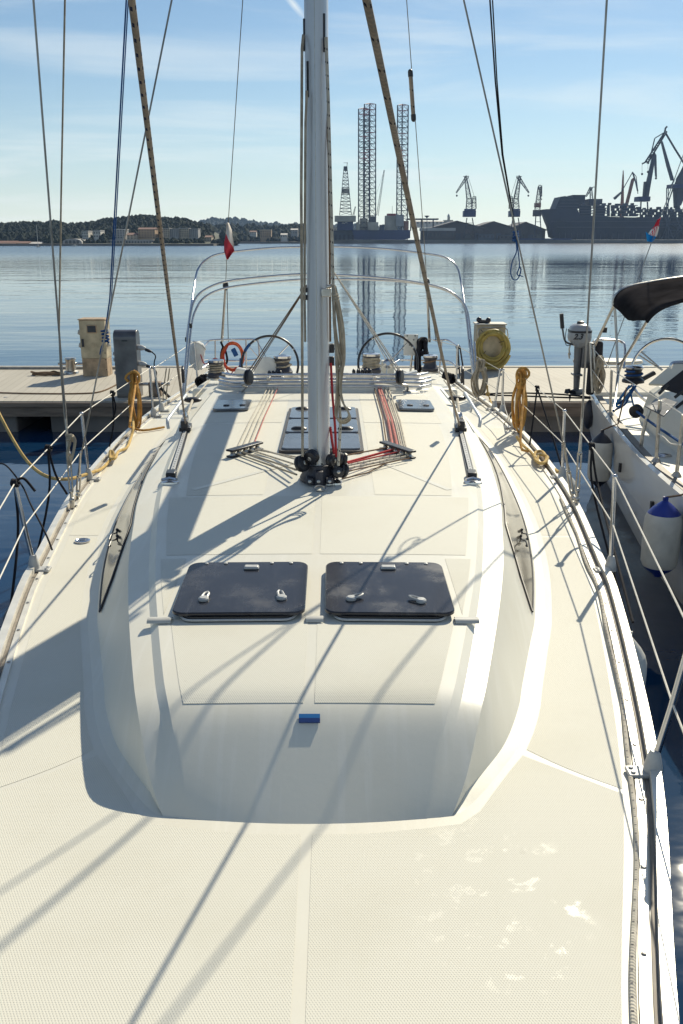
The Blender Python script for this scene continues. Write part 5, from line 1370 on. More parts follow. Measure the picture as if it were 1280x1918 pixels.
# bimini
M['canvas'] = mat('black_canvas', (.030, .028, .030), .9, spec=0.0, noise=.4, nscale=3, bump=.25, bscale=8, bdist=.03)
bim = [at_y(*p) for p in ((1148, 572, 12.3), (1152, 556, 12.3), (1164, 543, 12.3), (1185, 535, 12.3), (1215, 529, 12.3), (1250, 523, 12.3), (1290, 518, 12.3), (1340, 514, 12.3), (1400, 512, 12.3))]
bif = [at_y(*p) for p in ((1212, 601, 10.8), (1217, 594, 10.8), (1228, 583, 10.8), (1244, 573, 10.8), (1262, 566, 10.8), (1290, 558, 10.8), (1330, 551, 10.8), (1380, 546, 10.8), (1440, 543, 10.8))]
A, B = smoothpts(bim, 4), smoothpts(bif, 4)
q = MB(); rows = []
for k in range(9):
    t = k / 8; row = []
    for i, (a, b_) in enumerate(zip(A, B)):
        p = a.lerp(b_, t); p.z += -.07 * math.sin(math.pi * t) + .022 * math.sin(t * 9 + i * .5) * math.sin(math.pi * t); row.append(p)
    rows.append(row)
q.loft(rows); cv = q.build('bimini_canvas', M['canvas'], ny, solid=.012, angle=60)
for P in ([(1151, 563, 12.3), (1154, 610, 12.25), (1158, 700, 12.1)], [(1153, 566, 12.25), (1136, 602, 12.4), (1114, 648, 12.6)], [(1213, 600, 10.85), (1196, 629, 11.2), (1168, 675, 11.9), (1159, 682, 12.1)], [(1166, 680, 11.9), (1158, 702, 11.9), (1154, 740, 11.5), (1150, 770, 11.1)]):
    q = MB(); q.tube(smoothpts([at_y(*p) for p in P], 4), .018, 8); q.build('bimini_tube', M['steel_dull'], ny)
q = MB(); q.tube(A, .018, 8); q.build('bimini_tube', M['steel_dull'], ny); q = MB(); q.tube([p - Vector((0, 0, .02)) for p in B], .018, 8); q.build('bimini_hem', M['canvas'], ny)
q = MB(); p = at_y(1130, 616, 12.47); q.box(-.0, .05, -.02, .02, -.05, .02, M=T(p)); q.build('tube_hook', M['black'], ny)
# flagstaff line and ensign
e0, e1 = at_y(1135, 690, 12.7), at_y(1241, 398, 13.8)
q = MB(); q.tube([e0, e1, e1 + (e1 - e0) * 1.6], .006, 6); q.build('backstay', M['wire'], ny)
m = mat('ensign_cloth', (.7, .7, .7), .75, spec=.1); w = NT(m); u = w.uv()
c0 = w.mix(w.math('GREATER_THAN', u[0], .66), w.mix(w.math('GREATER_THAN', u[0], .33), (.60, .035, .06), (.76, .74, .70)), (.02, .25, .62))
ck = w.math('ADD', w.math('FLOOR', w.math('MULTIPLY', u[0], 14)), w.math('FLOOR', w.math('MULTIPLY', u[1], 9)))
ck = w.math('GREATER_THAN', w.math('FRACT', w.math('MULTIPLY', ck, .5)), .25)
inx = w.math('MULTIPLY', w.math('LESS_THAN', w.math('ABSOLUTE', w.math('SUBTRACT', u[0], .47)), .2), w.math('LESS_THAN', w.math('ABSOLUTE', w.math('SUBTRACT', u[1], .5)), .31))
w.l(w.mix(inx, c0, w.mix(ck, (.55, .03, .06), (.10, .05, .14))), w.p.inputs['Base Color'])
w.l(w.mix(inx, c0, w.mix(ck, (.60, .035, .06), (.74, .72, .70))), w.p.inputs['Base Color'])
tag(flag('ensign', '', m, [(1231, 413, 1238, 407), (1226, 424, 1237, 416), (1219, 432, 1236, 428), (1213, 441, 1232, 440), (1210, 434, 1224, 450), (1212, 452, 1220, 453)], 13.6, .04), 'red, white and blue ensign with chequered shield on the neighbour stay', 'flag')
bpy.data.objects['ensign']['label'] = 'red, white and blue ensign with a chequered shield, flying over the right yacht'
# outboard motor on its bracket
op = at_y(1086, 628, 12.9)
ob = thing('outboard_motor', op, 'small white outboard motor clamped to the stern rail of the right yacht', 'outboard motor')
M['ob_grey'] = mat('grey_motor_leg', (.17, .175, .19), .4, .3, noise=.2)
q = MB(); rows = []
for z, rx, ry in ((-.17, .05, .08), (-.14, .075, .12), (-.08, .14, .19), (-.03, .155, .20), (.06, .15, .20), (.12, .13, .18), (.155, .09, .13), (.165, .03, .05)):
    rows.append([op + Vector((rx * math.copysign(abs(math.cos(a)) ** .7, math.cos(a)), ry * math.copysign(abs(math.sin(a)) ** .7, math.sin(a)), z)) for a in [2 * math.pi * i / 24 for i in range(24)]])
q.loft(rows, closed_u=True); q.face(list(range(23, -1, -1))); q.face([len(q.v) - 24 + i for i in range(24)])
q.build('cowling', mat('grey_cowling', (.34, .35, .37), .3), ob)
rows = []
q = MB()
for z in (.045, .075):
    rows.append([op + Vector((.154 * math.copysign(abs(math.cos(a)) ** .7, math.cos(a)), .205 * math.copysign(abs(math.sin(a)) ** .7, math.sin(a)), z)) for a in [2 * math.pi * i / 24 for i in range(24)]])
q.loft(rows, closed_u=True); q.build('cowling_band', M['black'], ob)
q = MB(); q.lathe([(.05, .155), (.05, .19), (.02, .2)], 12, T(op)); q.build('recoil_grip', M['black'], ob)
cu = bpy.data.curves.new('motor_number', 'FONT'); cu.body = '2.3'; cu.size = .105; cu.shear = .35; cu.extrude = .004; cu.offset = .003; cu.align_x = 'CENTER'
to = bpy.data.objects.new('motor_number', cu); to.data.materials.append(M['black']); me_ = bpy.data.meshes.new_from_object(to); to = bpy.data.objects.new('motor_number', me_); col.objects.link(to); to.matrix_basis = T(op + Vector((-.075, -.2045, -.035))) @ rot('X', R(90)); adopt(to, ob)
q = MB(); q.tube([op + Vector((0, 0, -.16)), op + Vector((.0, .0, -.42)), op + Vector((.01, 0, -.78))], .05, 12, r2=.032, flat=1.3)
q.box(op.x - .06, op.x + .06, op.y - .1, op.y + .1, op.z - .56, op.z - .535); q.lathe([(.02, -.16), (.05, -.1), (.055, 0), (.04, .09)], 14, frame(op + Vector((.01, 0, -.80)), (-.75, -.5, 0))); q.build('leg', M['ob_grey'], ob, bevel=.004)
q = MB(); pc = op + Vector((-.08, -.04, -.82))
for k in range(3):
    a = k * 2.094 + .5; f = frame(pc, (-.75, -.5, 0)); qs = [f @ Vector((r_ * math.cos(a + s_), r_ * math.sin(a + s_), .02 * s_ * 3)) for r_, s_ in ((.02, -.5), (.08, -.5), (.11, 0), (.08, .5), (.02, .5))]; q.prism(qs, f.to_3x3() @ Vector((0, 0, .01)))
q.build('propeller', M['black'], ob)
q = MB(); q.tube(smoothpts([op + Vector((-.08, 0, -.13)), op + Vector((-.20, -.02, -.08)), op + Vector((-.25, -.03, .08)), op + Vector((-.26, -.03, .12))], 5), .014, 8); tl = q.build('tiller', M['ob_grey'], ob)
q = MB(); q.tube([op + Vector((-.255, -.03, .10)), op + Vector((-.285, -.04, .30))], .028, 10); q.build('tiller_grip', M['black'], tl)
q = MB(); q.tube(smoothpts([op + Vector((-.09, -.05, -.12)), op + Vector((-.19, -.05, -.13)), op + Vector((-.21, -.05, .0)), op + Vector((-.20, -.05, .1))], 5), .005, 6); q.build('tiller_cable', M['black'], tl)
q = MB(); rr = random.Random(6); q.tube(smoothpts([op + Vector((-.13, -.03, -.13)), op + Vector((-.14, -.03, -.2)), op + Vector((-.12, -.03, -.27)), op + Vector((-.145, -.03, -.24)), op + Vector((-.125, -.03, -.32)), op + Vector((-.14, -.03, -.26))], 4), .011, 6); q.build('clamp_chain', M['steel_dull'], ob)
q = MB(); q.box(op.x + .04, op.x + .22, op.y - .08, op.y + .08, op.z - .45, op.z - .1); q.build('clamp_bracket', M['ob_grey'], ob, bevel=.012)
hank('rope_coil', 'pale grey rope hank hanging at the stern corner of the right yacht', 'rope coil', at_y(1125, 668, 12.4), .48, .12, .014, 'r_beige', 8, 3, 51, .05, wrap_at=.2)
# fenders of the neighbour
def nf(px, ptop, pbot, half, Y, m, lab, wob=(0, 0)):
    t, b_ = at_y(px, ptop, Y), at_y(px, pbot, Y); rad = half / 1700 * (Y * math.cos(PITCH) / 1.0) * 1.06
    L = t.z - b_.z; t.z = min(t.z, NZ + .03); t.x = nx(Y) - rad * .95
    f = fender(t, L, rad, m, lab, wob=wob)
    q = MB(); q.tube([t, Vector((nx(Y) - .03, Y, NZ + .05)), Vector((nx(Y) + .05, Y + .02, NZ + .075)), Vector((nx(Y) + .12, Y + .05, NZ + .5))], .009, 6); q.build('fender_line', M['r_brown'], f); return f
nf(1115, 806, 912, 22, 10.5, 'fender_black', 'white fender with black ends hanging on the right yacht by the pier')
nf(1222, 912, 1060, 36, 7.5, 'fender_blue', 'big white fender with blue ends hanging on the right yacht')
q = MB(); p = at_y(1108, 750, 12.6); q.ball(p + Vector((-.02, 0, -.2)), .095, 14, 10, .8, 1, 2.2); tag(q.build('fender', M['fender_black']), 'black round fender at the stern corner of the right yacht', 'fender')
# ================================================================== FAR SHORES
M['hillsoil'] = mat('wooded_hillside', (.045, .055, .030), .9, noise=.4, nscale=.03)
m = mat('tree_canopy', (.05, .065, .03), .9, spec=.1); w = NT(m); o_ = w.obj()
w.l(w.mix(w.ramp(w.noise(.06, o_, 3), .35, .7), (.014, .024, .024), (.036, .048, .036)), w.p.inputs['Base Color']); M['canopy'] = m
M['quay'] = mat('quay_stone', (.16, .15, .14), .9, noise=.4, nscale=.05)
M['h_white'] = mat('white_render', (.60, .57, .52), .8, noise=.1, nscale=.2)
M['h_cream'] = mat('cream_render', (.48, .40, .30), .8, noise=.15, nscale=.2)
M['h_ochre'] = mat('ochre_render', (.42, .29, .18), .8, noise=.15, nscale=.2)
M['h_grey'] = mat('grey_render', (.36, .35, .34), .8, noise=.15, nscale=.2)
M['rooftile'] = mat('terracotta_roof', (.17, .085, .06), .85, noise=.25, nscale=.3)
M['roofpale'] = mat('pale_sheet_roof', (.50, .47, .44), .6, noise=.2, nscale=.2)
M['roofdark'] = mat('dark_sheet_roof', (.11, .10, .11), .8, noise=.3, nscale=.1)
M['hwin'] = mat('far_window', (.05, .055, .065), .25)
M['shedwall'] = mat('dark_shed_wall', (.075, .065, .07), .8, noise=.3, nscale=.08)
M['navy'] = mat('navy_hull_paint', (.018, .035, .12), .55, noise=.25, nscale=.05)
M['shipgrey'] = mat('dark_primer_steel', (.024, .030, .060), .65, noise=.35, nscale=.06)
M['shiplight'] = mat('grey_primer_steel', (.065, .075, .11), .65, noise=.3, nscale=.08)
M['cranegrey'] = mat('grey_blue_crane_paint', (.05, .06, .09), .6, noise=.2, nscale=.2)
M['cranedark'] = mat('dark_crane_steel', (.016, .021, .042), .6, noise=.2, nscale=.2)
M['craneorange'] = mat('faded_orange_crane', (.30, .12, .075), .6, noise=.2, nscale=.2)
M['rigred'] = mat('rig_red_paint', (.30, .045, .05), .6)
M['rigcream'] = mat('rig_cream_paint', (.42, .38, .31), .6, noise=.3, nscale=.15)
def hprof(t): return math.sin(math.pi / 2 * min(1, t / .5)) ** 1.7 if t < .5 else math.cos(math.pi / 2 * (t - .5) / .5) ** .8
HOUSES = []
def hill(name, label, prof, Yc, Yf, Yb, base, m):
    q = MB(); rows = []; rr = random.Random(2)
    xs = [prof[0][0] + (prof[-1][0] - prof[0][0]) * i / 70 for i in range(71)]
    for k in range(15):
        t = k / 14; Y = Yf + (Yb - Yf) * t; g = hprof(t)
        row = []
        for px in xs:
            top = at_y(px, interp(prof, px), Yc); row.append((top.x * (Y / Yc), Y, base + (top.z - base) * g + (rr.random() - .5) * .6 * g))
        rows.append(row)
    q.loft(rows); return tag(q.build(name, m), label, 'hill', kind='structure'), (prof, Yc, Yf, Yb, base)
PR1 = [(-220, 420), (-100, 423), (0, 428), (50, 426), (80, 426), (105, 424), (130, 428), (165, 427), (195, 421), (225, 417), (245, 415), (275, 413), (300, 418), (335, 418), (365, 425), (395, 432), (420, 442), (440, 446)]
h1, g1 = hill('hill', 'long low wooded hill across the bay on the left', PR1, 700, 545, 900, 1.0, M['hillsoil'])
PR2 = [(330, 446), (390, 434), (430, 431), (470, 430), (500, 433), (540, 431), (575, 430), (600, 434), (620, 441), (632, 447)]
h2, g2 = hill('hill', 'low wooded rise with scattered houses in the middle of the far shore', PR2, 1000, 860, 1250, 1.0, M['hillsoil'])
PR3 = [(340, 432), (390, 420), (405, 418), (440, 418), (470, 421), (500, 426), (540, 429), (640, 431), (760, 434)]
h3, g3 = hill('hill', 'pale distant hill fading behind the flag on the left backstay', PR3, 2300, 2000, 2700, 1.0, M['hillsoil'])
def woods(label, g, n, r0, r1, seed, skip=None, tlo=.02, thi=.45):
    prof, Yc, Yf, Yb, base = g; rr = random.Random(seed); q = MB(); px0, px1 = prof[0][0], prof[-1][0]
    for i in range(n):
        px = px0 + (px1 - px0) * rr.random(); t = tlo + (thi - tlo) * rr.random()
        Y = Yf + (Yb - Yf) * t; gg = hprof(t)
        top = at_y(px, interp(prof, px), Yc); z = base + (top.z - base) * gg; r = r0 + (r1 - r0) * rr.random() ** 1.6
        pyb = 959 - FPX * (((z + 2 * r) - CAMZ) * _c + Y * _s) / (Y * _c - ((z + 2 * r) - CAMZ) * _s); pxx = 640 + FPX * (top.x * Y / Yc) / (Y * _c - (z - CAMZ) * _s); hw_ = r / Y * FPX
        if any(h0 - hw_ * .6 < pxx < h1_ + hw_ * .6 and Y < hy + 14 and pyb < hb_y - 3 for h0, h1_, hb_y, hy in HOUSES): continue
        c = Vector((top.x * (Y / Yc), Y, z + r * .25)); a0 = rr.random() * 6.28
        rows = []
        for lat, zz_ in ((.45, -.7), (.95, -.15), (.85, .42), (.35, .85)):
            rows.append(q.add([c + Vector((r * lat * (.75 + .5 * rr.random()) * math.cos(a0 + 6.283 * j / 7), r * lat * (.75 + .5 * rr.random()) * math.sin(a0 + 6.283 * j / 7), r * zz_ * (.8 + .4 * rr.random()))) for j in range(7)]))
        tp = q.add([c + Vector((0, 0, r * (1 + .25 * rr.random())))])
        for a, b in zip(rows, rows[1:]):
            for j in range(7): q.face((a + j, a + (j + 1) % 7, b + (j + 1) % 7, b + j))
        for j in range(7): q.face((rows[-1] + j, rows[-1] + (j + 1) % 7, tp))
    tag(q.build('woods', M['canopy'], smooth=False, recalc=False), label, 'woods', kind='stuff')
def land(nm, label, x0, x1, Y0, Y1, z, m):
    a, b = at_y(x0, 449, Y0).x, at_y(x1, 449, Y0).x; q = MB(); q.box(a, b, Y0, Y1, -3, z); return tag(q.build(nm, M[m]), label, nm, kind='structure')
land('shore', 'low stone shoreline under the left hill', -260, 400, 530, 640, 1.1, 'quay')
land('shore', 'low stone shoreline in the middle of the bay', 350, 640, 830, 1000, 1.5, 'quay')
land('quay', 'long dark shipyard quay on the right', 560, 1700, 873, 1400, 3.2, 'quay')

def house(label, x0, x1, yt, yb, Y, wall='h_white', roof='rooftile', rh=.28, wins=0, rows=1, depth=10, group=None, name='house', flat=False):
    HOUSES.append((x0, x1, yb, Y))
    a, b = at_y(x0, yb, Y), at_y(x1, yt, Y); h = b.z - a.z; wz = a.z + h * (1 - rh)
    t = thing(name, ((a.x + b.x) / 2, Y, a.z), label, name.replace('_', ' '), group)
    q = MB(); q.box(a.x, b.x, Y, Y + depth, a.z - 4, wz); q.build('wall', M[wall], t)
    e = (b.x - a.x) * .03
    q = MB()
    if flat: q.box(a.x - e, b.x + e, Y - .3, Y + depth + .3, wz + .01, b.z)
    else: q.prism([(a.x - e, Y - .5, wz + .01), (a.x - e, Y + depth / 2, b.z), (a.x - e, Y + depth + .5, wz + .01)], (b.x - a.x + 2 * e, 0, 0))
    q.build('roof', M[roof], t)
    hh = wz - a.z
    for r_ in range(rows):
        for k in range(wins):
            cx = a.x + (b.x - a.x) * (k + .5) / wins; ww = (b.x - a.x) / wins * .22; cz = a.z + hh * (r_ + .55) / rows
            q = MB(); q.box(cx - ww, cx + ww, Y - .12, Y - .02, cz - hh / rows * .24, cz + hh / rows * .24); q.build('window', M['hwin'], t)
    return t
house('low red-roofed shed at the far left edge of the shore', -14, 28, 451, 461, 545, 'h_cream', 'rooftile', .5, 6)
house('long low brown building on the shore left of the dark shroud', 30, 52, 452, 460, 546, 'h_ochre', 'rooftile', .45, 4)
house('small grey-roofed boathouse on the shore', 56, 76, 453, 460, 547, 'h_grey', 'roofpale', .5, 3)
hg = thing('hangar', at_y(135, 459, 548), 'curved pale hangar on the shore beside the parked halyard', 'hangar')
a, b = at_y(118, 459, 548), at_y(153, 447, 548)
q = MB(); P = [(a.x, 548, a.z)] + [((a.x + b.x) / 2 - (b.x - a.x) / 2 * math.cos(k * math.pi / 10), 548, a.z + (b.z - a.z) * (.45 + .55 * math.sin(k * math.pi / 10))) for k in range(11)] + [(b.x, 548, a.z)]
q.prism(P, (0, 16, 0)); q.build('shell', M['h_grey'], hg)
for k in range(4):
    q = MB(); x = a.x + (b.x - a.x) * (.2 + .2 * k); q.box(x - .8, x + .8, 547.8, 547.95, a.z, a.z + 2.6); q.build('door', M['hwin'], hg)
house('white villa half hidden among hillside trees, left one of the pair', 154, 165, 432, 445, 572, 'h_white', 'h_grey', .2, 3, 2, flat=True)
house('white villa with a taller block among hillside trees, right one of the pair', 176, 188, 431, 446, 574, 'h_white', 'h_grey', .16, 3, 2, flat=True)
house('tall pale apartment block behind the blue halyard', 215, 234, 429, 447, 570, 'h_grey', 'h_white', .08, 4, 4, flat=True)
house('pale ochre-roofed house beside the left lower shroud', 238, 256, 436, 448, 566, 'h_cream', 'rooftile', .35, 3, 2)
house('broad terracotta-roofed building in the middle of the left hill', 260, 290, 426, 447, 570, 'h_ochre', 'rooftile', .16, 6, 4)
house('long low grey terrace wall with arches along the left shore road', 208, 284, 449, 457, 552, 'h_grey', 'roofpale', .15, 14, 1, flat=True)
for k, lab in enumerate(('first grey-cream apartment block right of the striped jib sheet', 'second grey-cream apartment block right of the striped jib sheet', 'third grey-cream apartment block right of the striped jib sheet', 'last grey-cream apartment block at the right end of the row on the left hill')):
    house(lab, 301 + k * 18, 317 + k * 18, 427 + (k % 2), 444, 575 + 2 * k, 'h_grey' if k % 2 else 'h_cream', 'h_grey', .08, 5, 4, group='apartment blocks in a row on the left hill', name='apartment_block', flat=True)
house('small pale house at the foot of the left hill near the flag', 384, 396, 441, 452, 580, 'h_cream', 'rooftile', .3, 3, 2)
house('cream block on the middle shore left of the flag', 400, 414, 434, 446, 868, 'h_cream', 'h_grey', .1, 4, 3, flat=True)
house('large ochre block on the middle shore right of the flag', 488, 508, 430, 445, 878, 'h_ochre', 'h_cream', .1, 5, 3, flat=True)
house('white hillside house left of the mast', 468, 480, 432, 440, 884, 'h_white', 'rooftile', .3, 3, 2)
house('small white house close to the left edge of the mast', 526, 538, 437, 446, 880, 'h_white', 'roofpale', .3, 3, 1)
house('grey building on the rise just left of the mast ropes', 545, 558, 428, 438, 890, 'h_grey', 'roofpale', .25, 4, 2)
house('white block on the shore behind the oil rig derrick', 622, 634, 426, 444, 930, 'h_white', 'h_grey', .1, 3, 4, flat=True)
woods('dense dark woodland covering the long hill on the left', g1, 6000, 1.7, 3.9, 3, thi=.52)
woods('scattered trees along the middle far shore', g2, 1300, 2.6, 6.0, 5, thi=.5)
woods('hazy trees on the distant pale hill', g3, 700, 7, 13, 6, tlo=.2, thi=.5)
# small boats far out
def small_boat(px, py, Lpx, label, cabin=True, mast_h=0):
    p = at_z(px, py, 0); k = p.y / FPX; L = Lpx * k; t = thing('motor_boat', p, label, 'boat')
    q = MB(); rows = []
    for f, bw, zt in ((-.5, .14, .16), (-.2, .16, .16), (.2, .15, .18), (.42, .07, .23), (.5, .01, .25)):
        rows.append([(p.x + f * L, p.y - bw * L, zt * L), (p.x + f * L * .95, p.y - bw * L * .7, -.02 * L), (p.x + f * L * .95, p.y + bw * L * .7, -.02 * L), (p.x + f * L, p.y + bw * L, zt * L)])
    q.loft(rows, closed_u=True); q.face([3, 2, 1, 0]); q.build('hull', M['whiteplastic'] if cabin else M['navy'], t)
    if cabin:
        q = MB(); q.box(p.x - .25 * L, p.x + .15 * L, p.y - .1 * L, p.y + .1 * L, .15 * L, .34 * L, taper=.2); q.build('cabin', M['h_white'], t)
        q = MB(); q.box(p.x - .22 * L, p.x + .1 * L, p.y - .108 * L, p.y - .1 * L, .22 * L, .29 * L); q.build('cabin_window', M['hwin'], t)
    if mast_h:
        q = MB(); q.tube([(p.x, p.y, .1 * L), (p.x, p.y, mast_h * k)], .10, 6); q.build('mast', M['h_white'], t)
small_boat(490, 451, 18, 'white motor yacht moored below the middle shore, right of the flag')
small_boat(522, 452, 20, 'long white motor boat moored close to the left of the mast')
small_boat(468, 455, 8, 'small dark dinghy on the open water right of the flag', False)
small_boat(499, 455.5, 7, 'tiny dark launch on the open water near the mast', False)
small_boat(72, 463, 9, 'small sailing boat with a bare mast off the left shore', True, 38)
small_boat(140, 461.5, 10, 'white boat moored in front of the curved hangar')

# ---------------------------------------------------------------- oil rig
RY = 885
def W(px, py, dy=0): return at_y(px, py, RY + dy)
def boxpx(x0, x1, yt, yb, dy, depth, q=None):
    a, b = W(x0, yb, dy), W(x1, yt, dy); q = q or MB(); q.box(a.x, b.x, RY + dy, RY + dy + depth, a.z, b.z); return q
rig = thing('oil_rig', W(715, 452), 'blue jack-up oil rig with tall lattice legs standing in the shipyard', 'oil rig')
rz = lambda py: W(700, py).z
q = MB(); a, b = W(664, 449), W(769, 431)
P = [(a.x, RY, a.z), (a.x - 2, RY, b.z), (b.x, RY, b.z), (b.x, RY, a.z + 1.5), (b.x - 5, RY, a.z)]
q.prism([Vector(p) for p in P], (0, 45, 0)); q.build('hull', M['navy'], rig)
q = boxpx(627, 667, 404, 415, -6, 20); q.build('drill_floor', M['rigcream'], rig)
q = boxpx(632, 662, 415.4, 431, -2, 16); q.build('cantilever', M['navy'], rig)
q = boxpx(625, 664, 431.4, 449, 4, 20); q.build('pontoon', M['cranegrey'], rig)
q = MB()
for k in range(5): p = W(629 + k * 8, 452); q.box(p.x - .9, p.x + .9, RY - 1, RY + 1, -2, rz(440))
q.build('support_posts', M['cranedark'], rig)
def lattice(q, p0, p1, w0, w1=None, n=8, r=.22, rb=.13, dirx=(1, 0, 0)):
    p0, p1 = Vector(p0), Vector(p1); w1 = w0 if w1 is None else w1
    z = (p1 - p0).normalized(); f0 = frame(p0, z, dirx); f1 = frame(p1, z, dirx)
    cs = ((-.5, -.5), (.5, -.5), (.5, .5), (-.5, .5)); R_ = []
    for k in range(n + 1):
        t = k / n; w_ = w0 + (w1 - w0) * t; f = frame(p0.lerp(p1, t), z, dirx); R_.append([f @ Vector((a * w_, b_ * w_, 0)) for a, b_ in cs])
    for j in range(4): q.tube([R_[0][j], R_[-1][j]], r, 5)
    for k in range(n):
        for j in range(4):
            a, b_ = R_[k][j], R_[k][(j + 1) % 4]; c_, d_ = R_[k + 1][j], R_[k + 1][(j + 1) % 4]
            q.tube([a, d_] if (k + j) % 2 else [b_, c_], rb, 4, cap=False); q.tube([c_, d_], rb, 4, cap=False)
    return q
def leg(x0, x1, yt, dy, xb=0):
    a, b = W(x0, 449, dy), W(x1, 449, dy); ta, tb_ = W(x0 + xb, yt, dy), W(x1 + xb, yt, dy)
    wd = b.x - a.x; n = 26; t = MB(); rds = [MB() for _ in range(3)]
    tri0 = [Vector((a.x, RY + dy, -4)), Vector((b.x, RY + dy, -4)), Vector(((a.x + b.x) / 2, RY + dy + wd * .85, -4))]
    tri1 = [Vector((ta.x, RY + dy, ta.z)), Vector((tb_.x, RY + dy, ta.z)), Vector(((ta.x + tb_.x) / 2, RY + dy + wd * .85, ta.z + 2))]
    for p, s in zip(tri0, tri1): t.tube([p, s], .62, 6)
    for k in range(n):
        u, v = k / n, (k + 1) / n; dst = rds[0] if k in (24, 25) else rds[1] if k == 20 else rds[2] if k in (16, 17) else t
        for j in range(3):
            a0, b0 = tri0[j].lerp(tri1[j], u), tri0[(j + 1) % 3].lerp(tri1[(j + 1) % 3], u); a1, b1 = tri0[j].lerp(tri1[j], v), tri0[(j + 1) % 3].lerp(tri1[(j + 1) % 3], v)
            mid_ = (a1 + b1) / 2; dst.tube([a0, mid_], .20, 4, cap=False); dst.tube([b0, mid_], .20, 4, cap=False); dst.tube([a1, b1], .24, 4, cap=False)
    lg = t.build('rig_leg', M['cranedark'], rig); [r_.build('leg_band', M['rigred'], lg) for r_ in rds]
leg(672, 692, 204, 2, 0); leg(683, 704, 195, 34, 0); leg(743, 763, 197, 8, 2)
q = MB(); lattice(q, W(647.5, 403, 4), W(647.5, 312, 4), 11, 2.8, 14, .3, .16); q.build('derrick', M['cranedark'], rig)
q = boxpx(640, 655, 353, 362, 1, 7); q.build('derrick_platform', M['rigcream'], rig)
q = boxpx(645, 650, 312, 320, 2, 3); q.tube([W(650, 313, 4), W(651, 304, 4)], .25, 5); q.tube([W(644, 305, 4), W(650, 305, 4)], .2, 5); q.build('derrick_crown', M['cranedark'], rig)
for x0, x1, y0, y1, dy, m_ in ((668, 674, 416, 431, -1, 'rigcream'), (675, 689, 409, 431, 6, 'rigcream'), (690, 709, 416, 431, -2, 'rigcream'), (694, 704, 405, 416, 8, 'cranegrey'), (722, 745, 404, 431, 4, 'rigcream'), (742, 757, 402, 424, -1, 'h_grey'), (726, 742, 400, 404, 6, 'rigred'), (758, 766, 414, 431, 2, 'craneorange'), (712, 720, 421, 431, 0, 'cranegrey')):
    q = boxpx(x0, x1, y0, y1, dy, 16); q.build('deck_house', M[m_], rig)
q = MB(); lattice(q, W(707, 404, 0), W(720, 319, 0), 1.8, .8, 12, .14, .09); q.tube([W(706, 400, 0), W(719, 322, 0)], .07, 4); q.tube([W(700, 380, 0), W(720, 319, 0)], .06, 4); q.build('deck_crane', M['cranegrey'], rig)
q = MB(); lattice(q, W(662, 404, 0), W(666, 387, 0), 1.4, .5, 4, .2, .1); q.build('deck_crane', M['cranedark'], rig)
for px, y0, y1 in ((735, 402, 386), (659, 420, 404)):
    q = MB(); q.tube([W(px, y0), W(px, y1)], .15, 5); q.build('antenna', M['cranedark'], rig)
q = boxpx(764, 822, 409, 411.5, 10, 18)
for px in (770, 790, 812): p = W(px, 411.6, 14); q.box(p.x - .5, p.x + .5, RY + 14, RY + 16, rz(432), p.z)
q.build('helideck', M['cranedark'], rig)
q = MB(); q.tube(smoothpts([W(x, y, -6.2) for x, y in ((641, 419), (643, 417), (645, 419), (648, 416.5), (651, 418))], 3), .25, 5); q.build('painted_mark', M['h_white'], rig)

# ---------------------------------------------------------------- sheds and quay buildings
def gable(label, x0, x1, xp, yt, ye, yb, dy, depth, wall='shedwall', roof='roofdark', doors=3):
    a, b, pk = W(x0, yb, dy), W(x1, ye, dy), W(xp, yt, dy); t = thing('shed', (pk.x, RY + dy, a.z), label, 'shed')
    q = MB(); q.prism([(a.x, RY + dy, 1.5), (a.x, RY + dy, b.z), (pk.x, RY + dy, pk.z), (b.x, RY + dy, b.z), (b.x, RY + dy, 1.5)], (0, depth, 0)); q.build('wall', M[wall], t)
    q = MB()
    for s, e in (((a.x - 1.5, b.z), (pk.x, pk.z)), ((b.x + 1.5, b.z), (pk.x, pk.z))):
        q.prism([(s[0], RY + dy - 1, s[1] + .05), (e[0], RY + dy - 1, e[1] + .05), (e[0], RY + dy - 1, e[1] + .9), (s[0], RY + dy - 1, s[1] + .9)], (0, depth + 2, 0))
    q.build('roof', M[roof], t)
    for k in range(doors):
        cx = a.x + (b.x - a.x) * (k + .6) / (doors + .2); h = (b.z - 2) * .6; q = MB(); q.box(cx - 2.4, cx + 2.4, RY + dy - .4, RY + dy - .05, 2.2, 2.2 + h); q.build('door', M['hwin'] if k % 2 else M['cranegrey'], t)
gable('wide dark gabled shed behind the first lattice crane', 812, 905, 856, 415, 428, 448, 24, 60, doors=5)
gable('second dark gabled shed between the two lattice cranes', 890, 962, 925, 416, 428, 448, 34, 60, doors=4)
gable('third dark gabled shed beside the ship bow', 950, 1022, 985, 417, 432, 448, 44, 60, doors=4)
house('flat pale-roofed quay building right of the oil rig', 790, 852, 427, 448, RY - 2, 'shedwall', 'roofpale', .25, 9, 1, 16, name='quay_building', flat=True)
house('small light grey store on the quay between the crane legs', 896, 926, 438, 447, RY - 1, 'cranegrey', 'cranegrey', .2, 4, 1, 8, name='quay_building', flat=True)
house('low dark store at the end of the quay by the third crane', 936, 976, 440, 448, RY - 1, 'shedwall', 'cranegrey', .2, 5, 1, 8, name='quay_building', flat=True)
house('low pale rooftop far behind the quay buildings', 772, 830, 413, 420, 1180, 'h_white', 'roofpale', .3, 8, 1, 12)
ct = thing('church_tower', at_y(841, 414, 1500), 'pale church tower on the skyline between shed roofs', 'tower')
a, b = at_y(838.5, 416, 1500), at_y(843.5, 406, 1500); q = MB(); q.box(a.x, b.x, 1500, 1504, a.z - 20, b.z); q.build('shaft', M['h_cream'], ct)
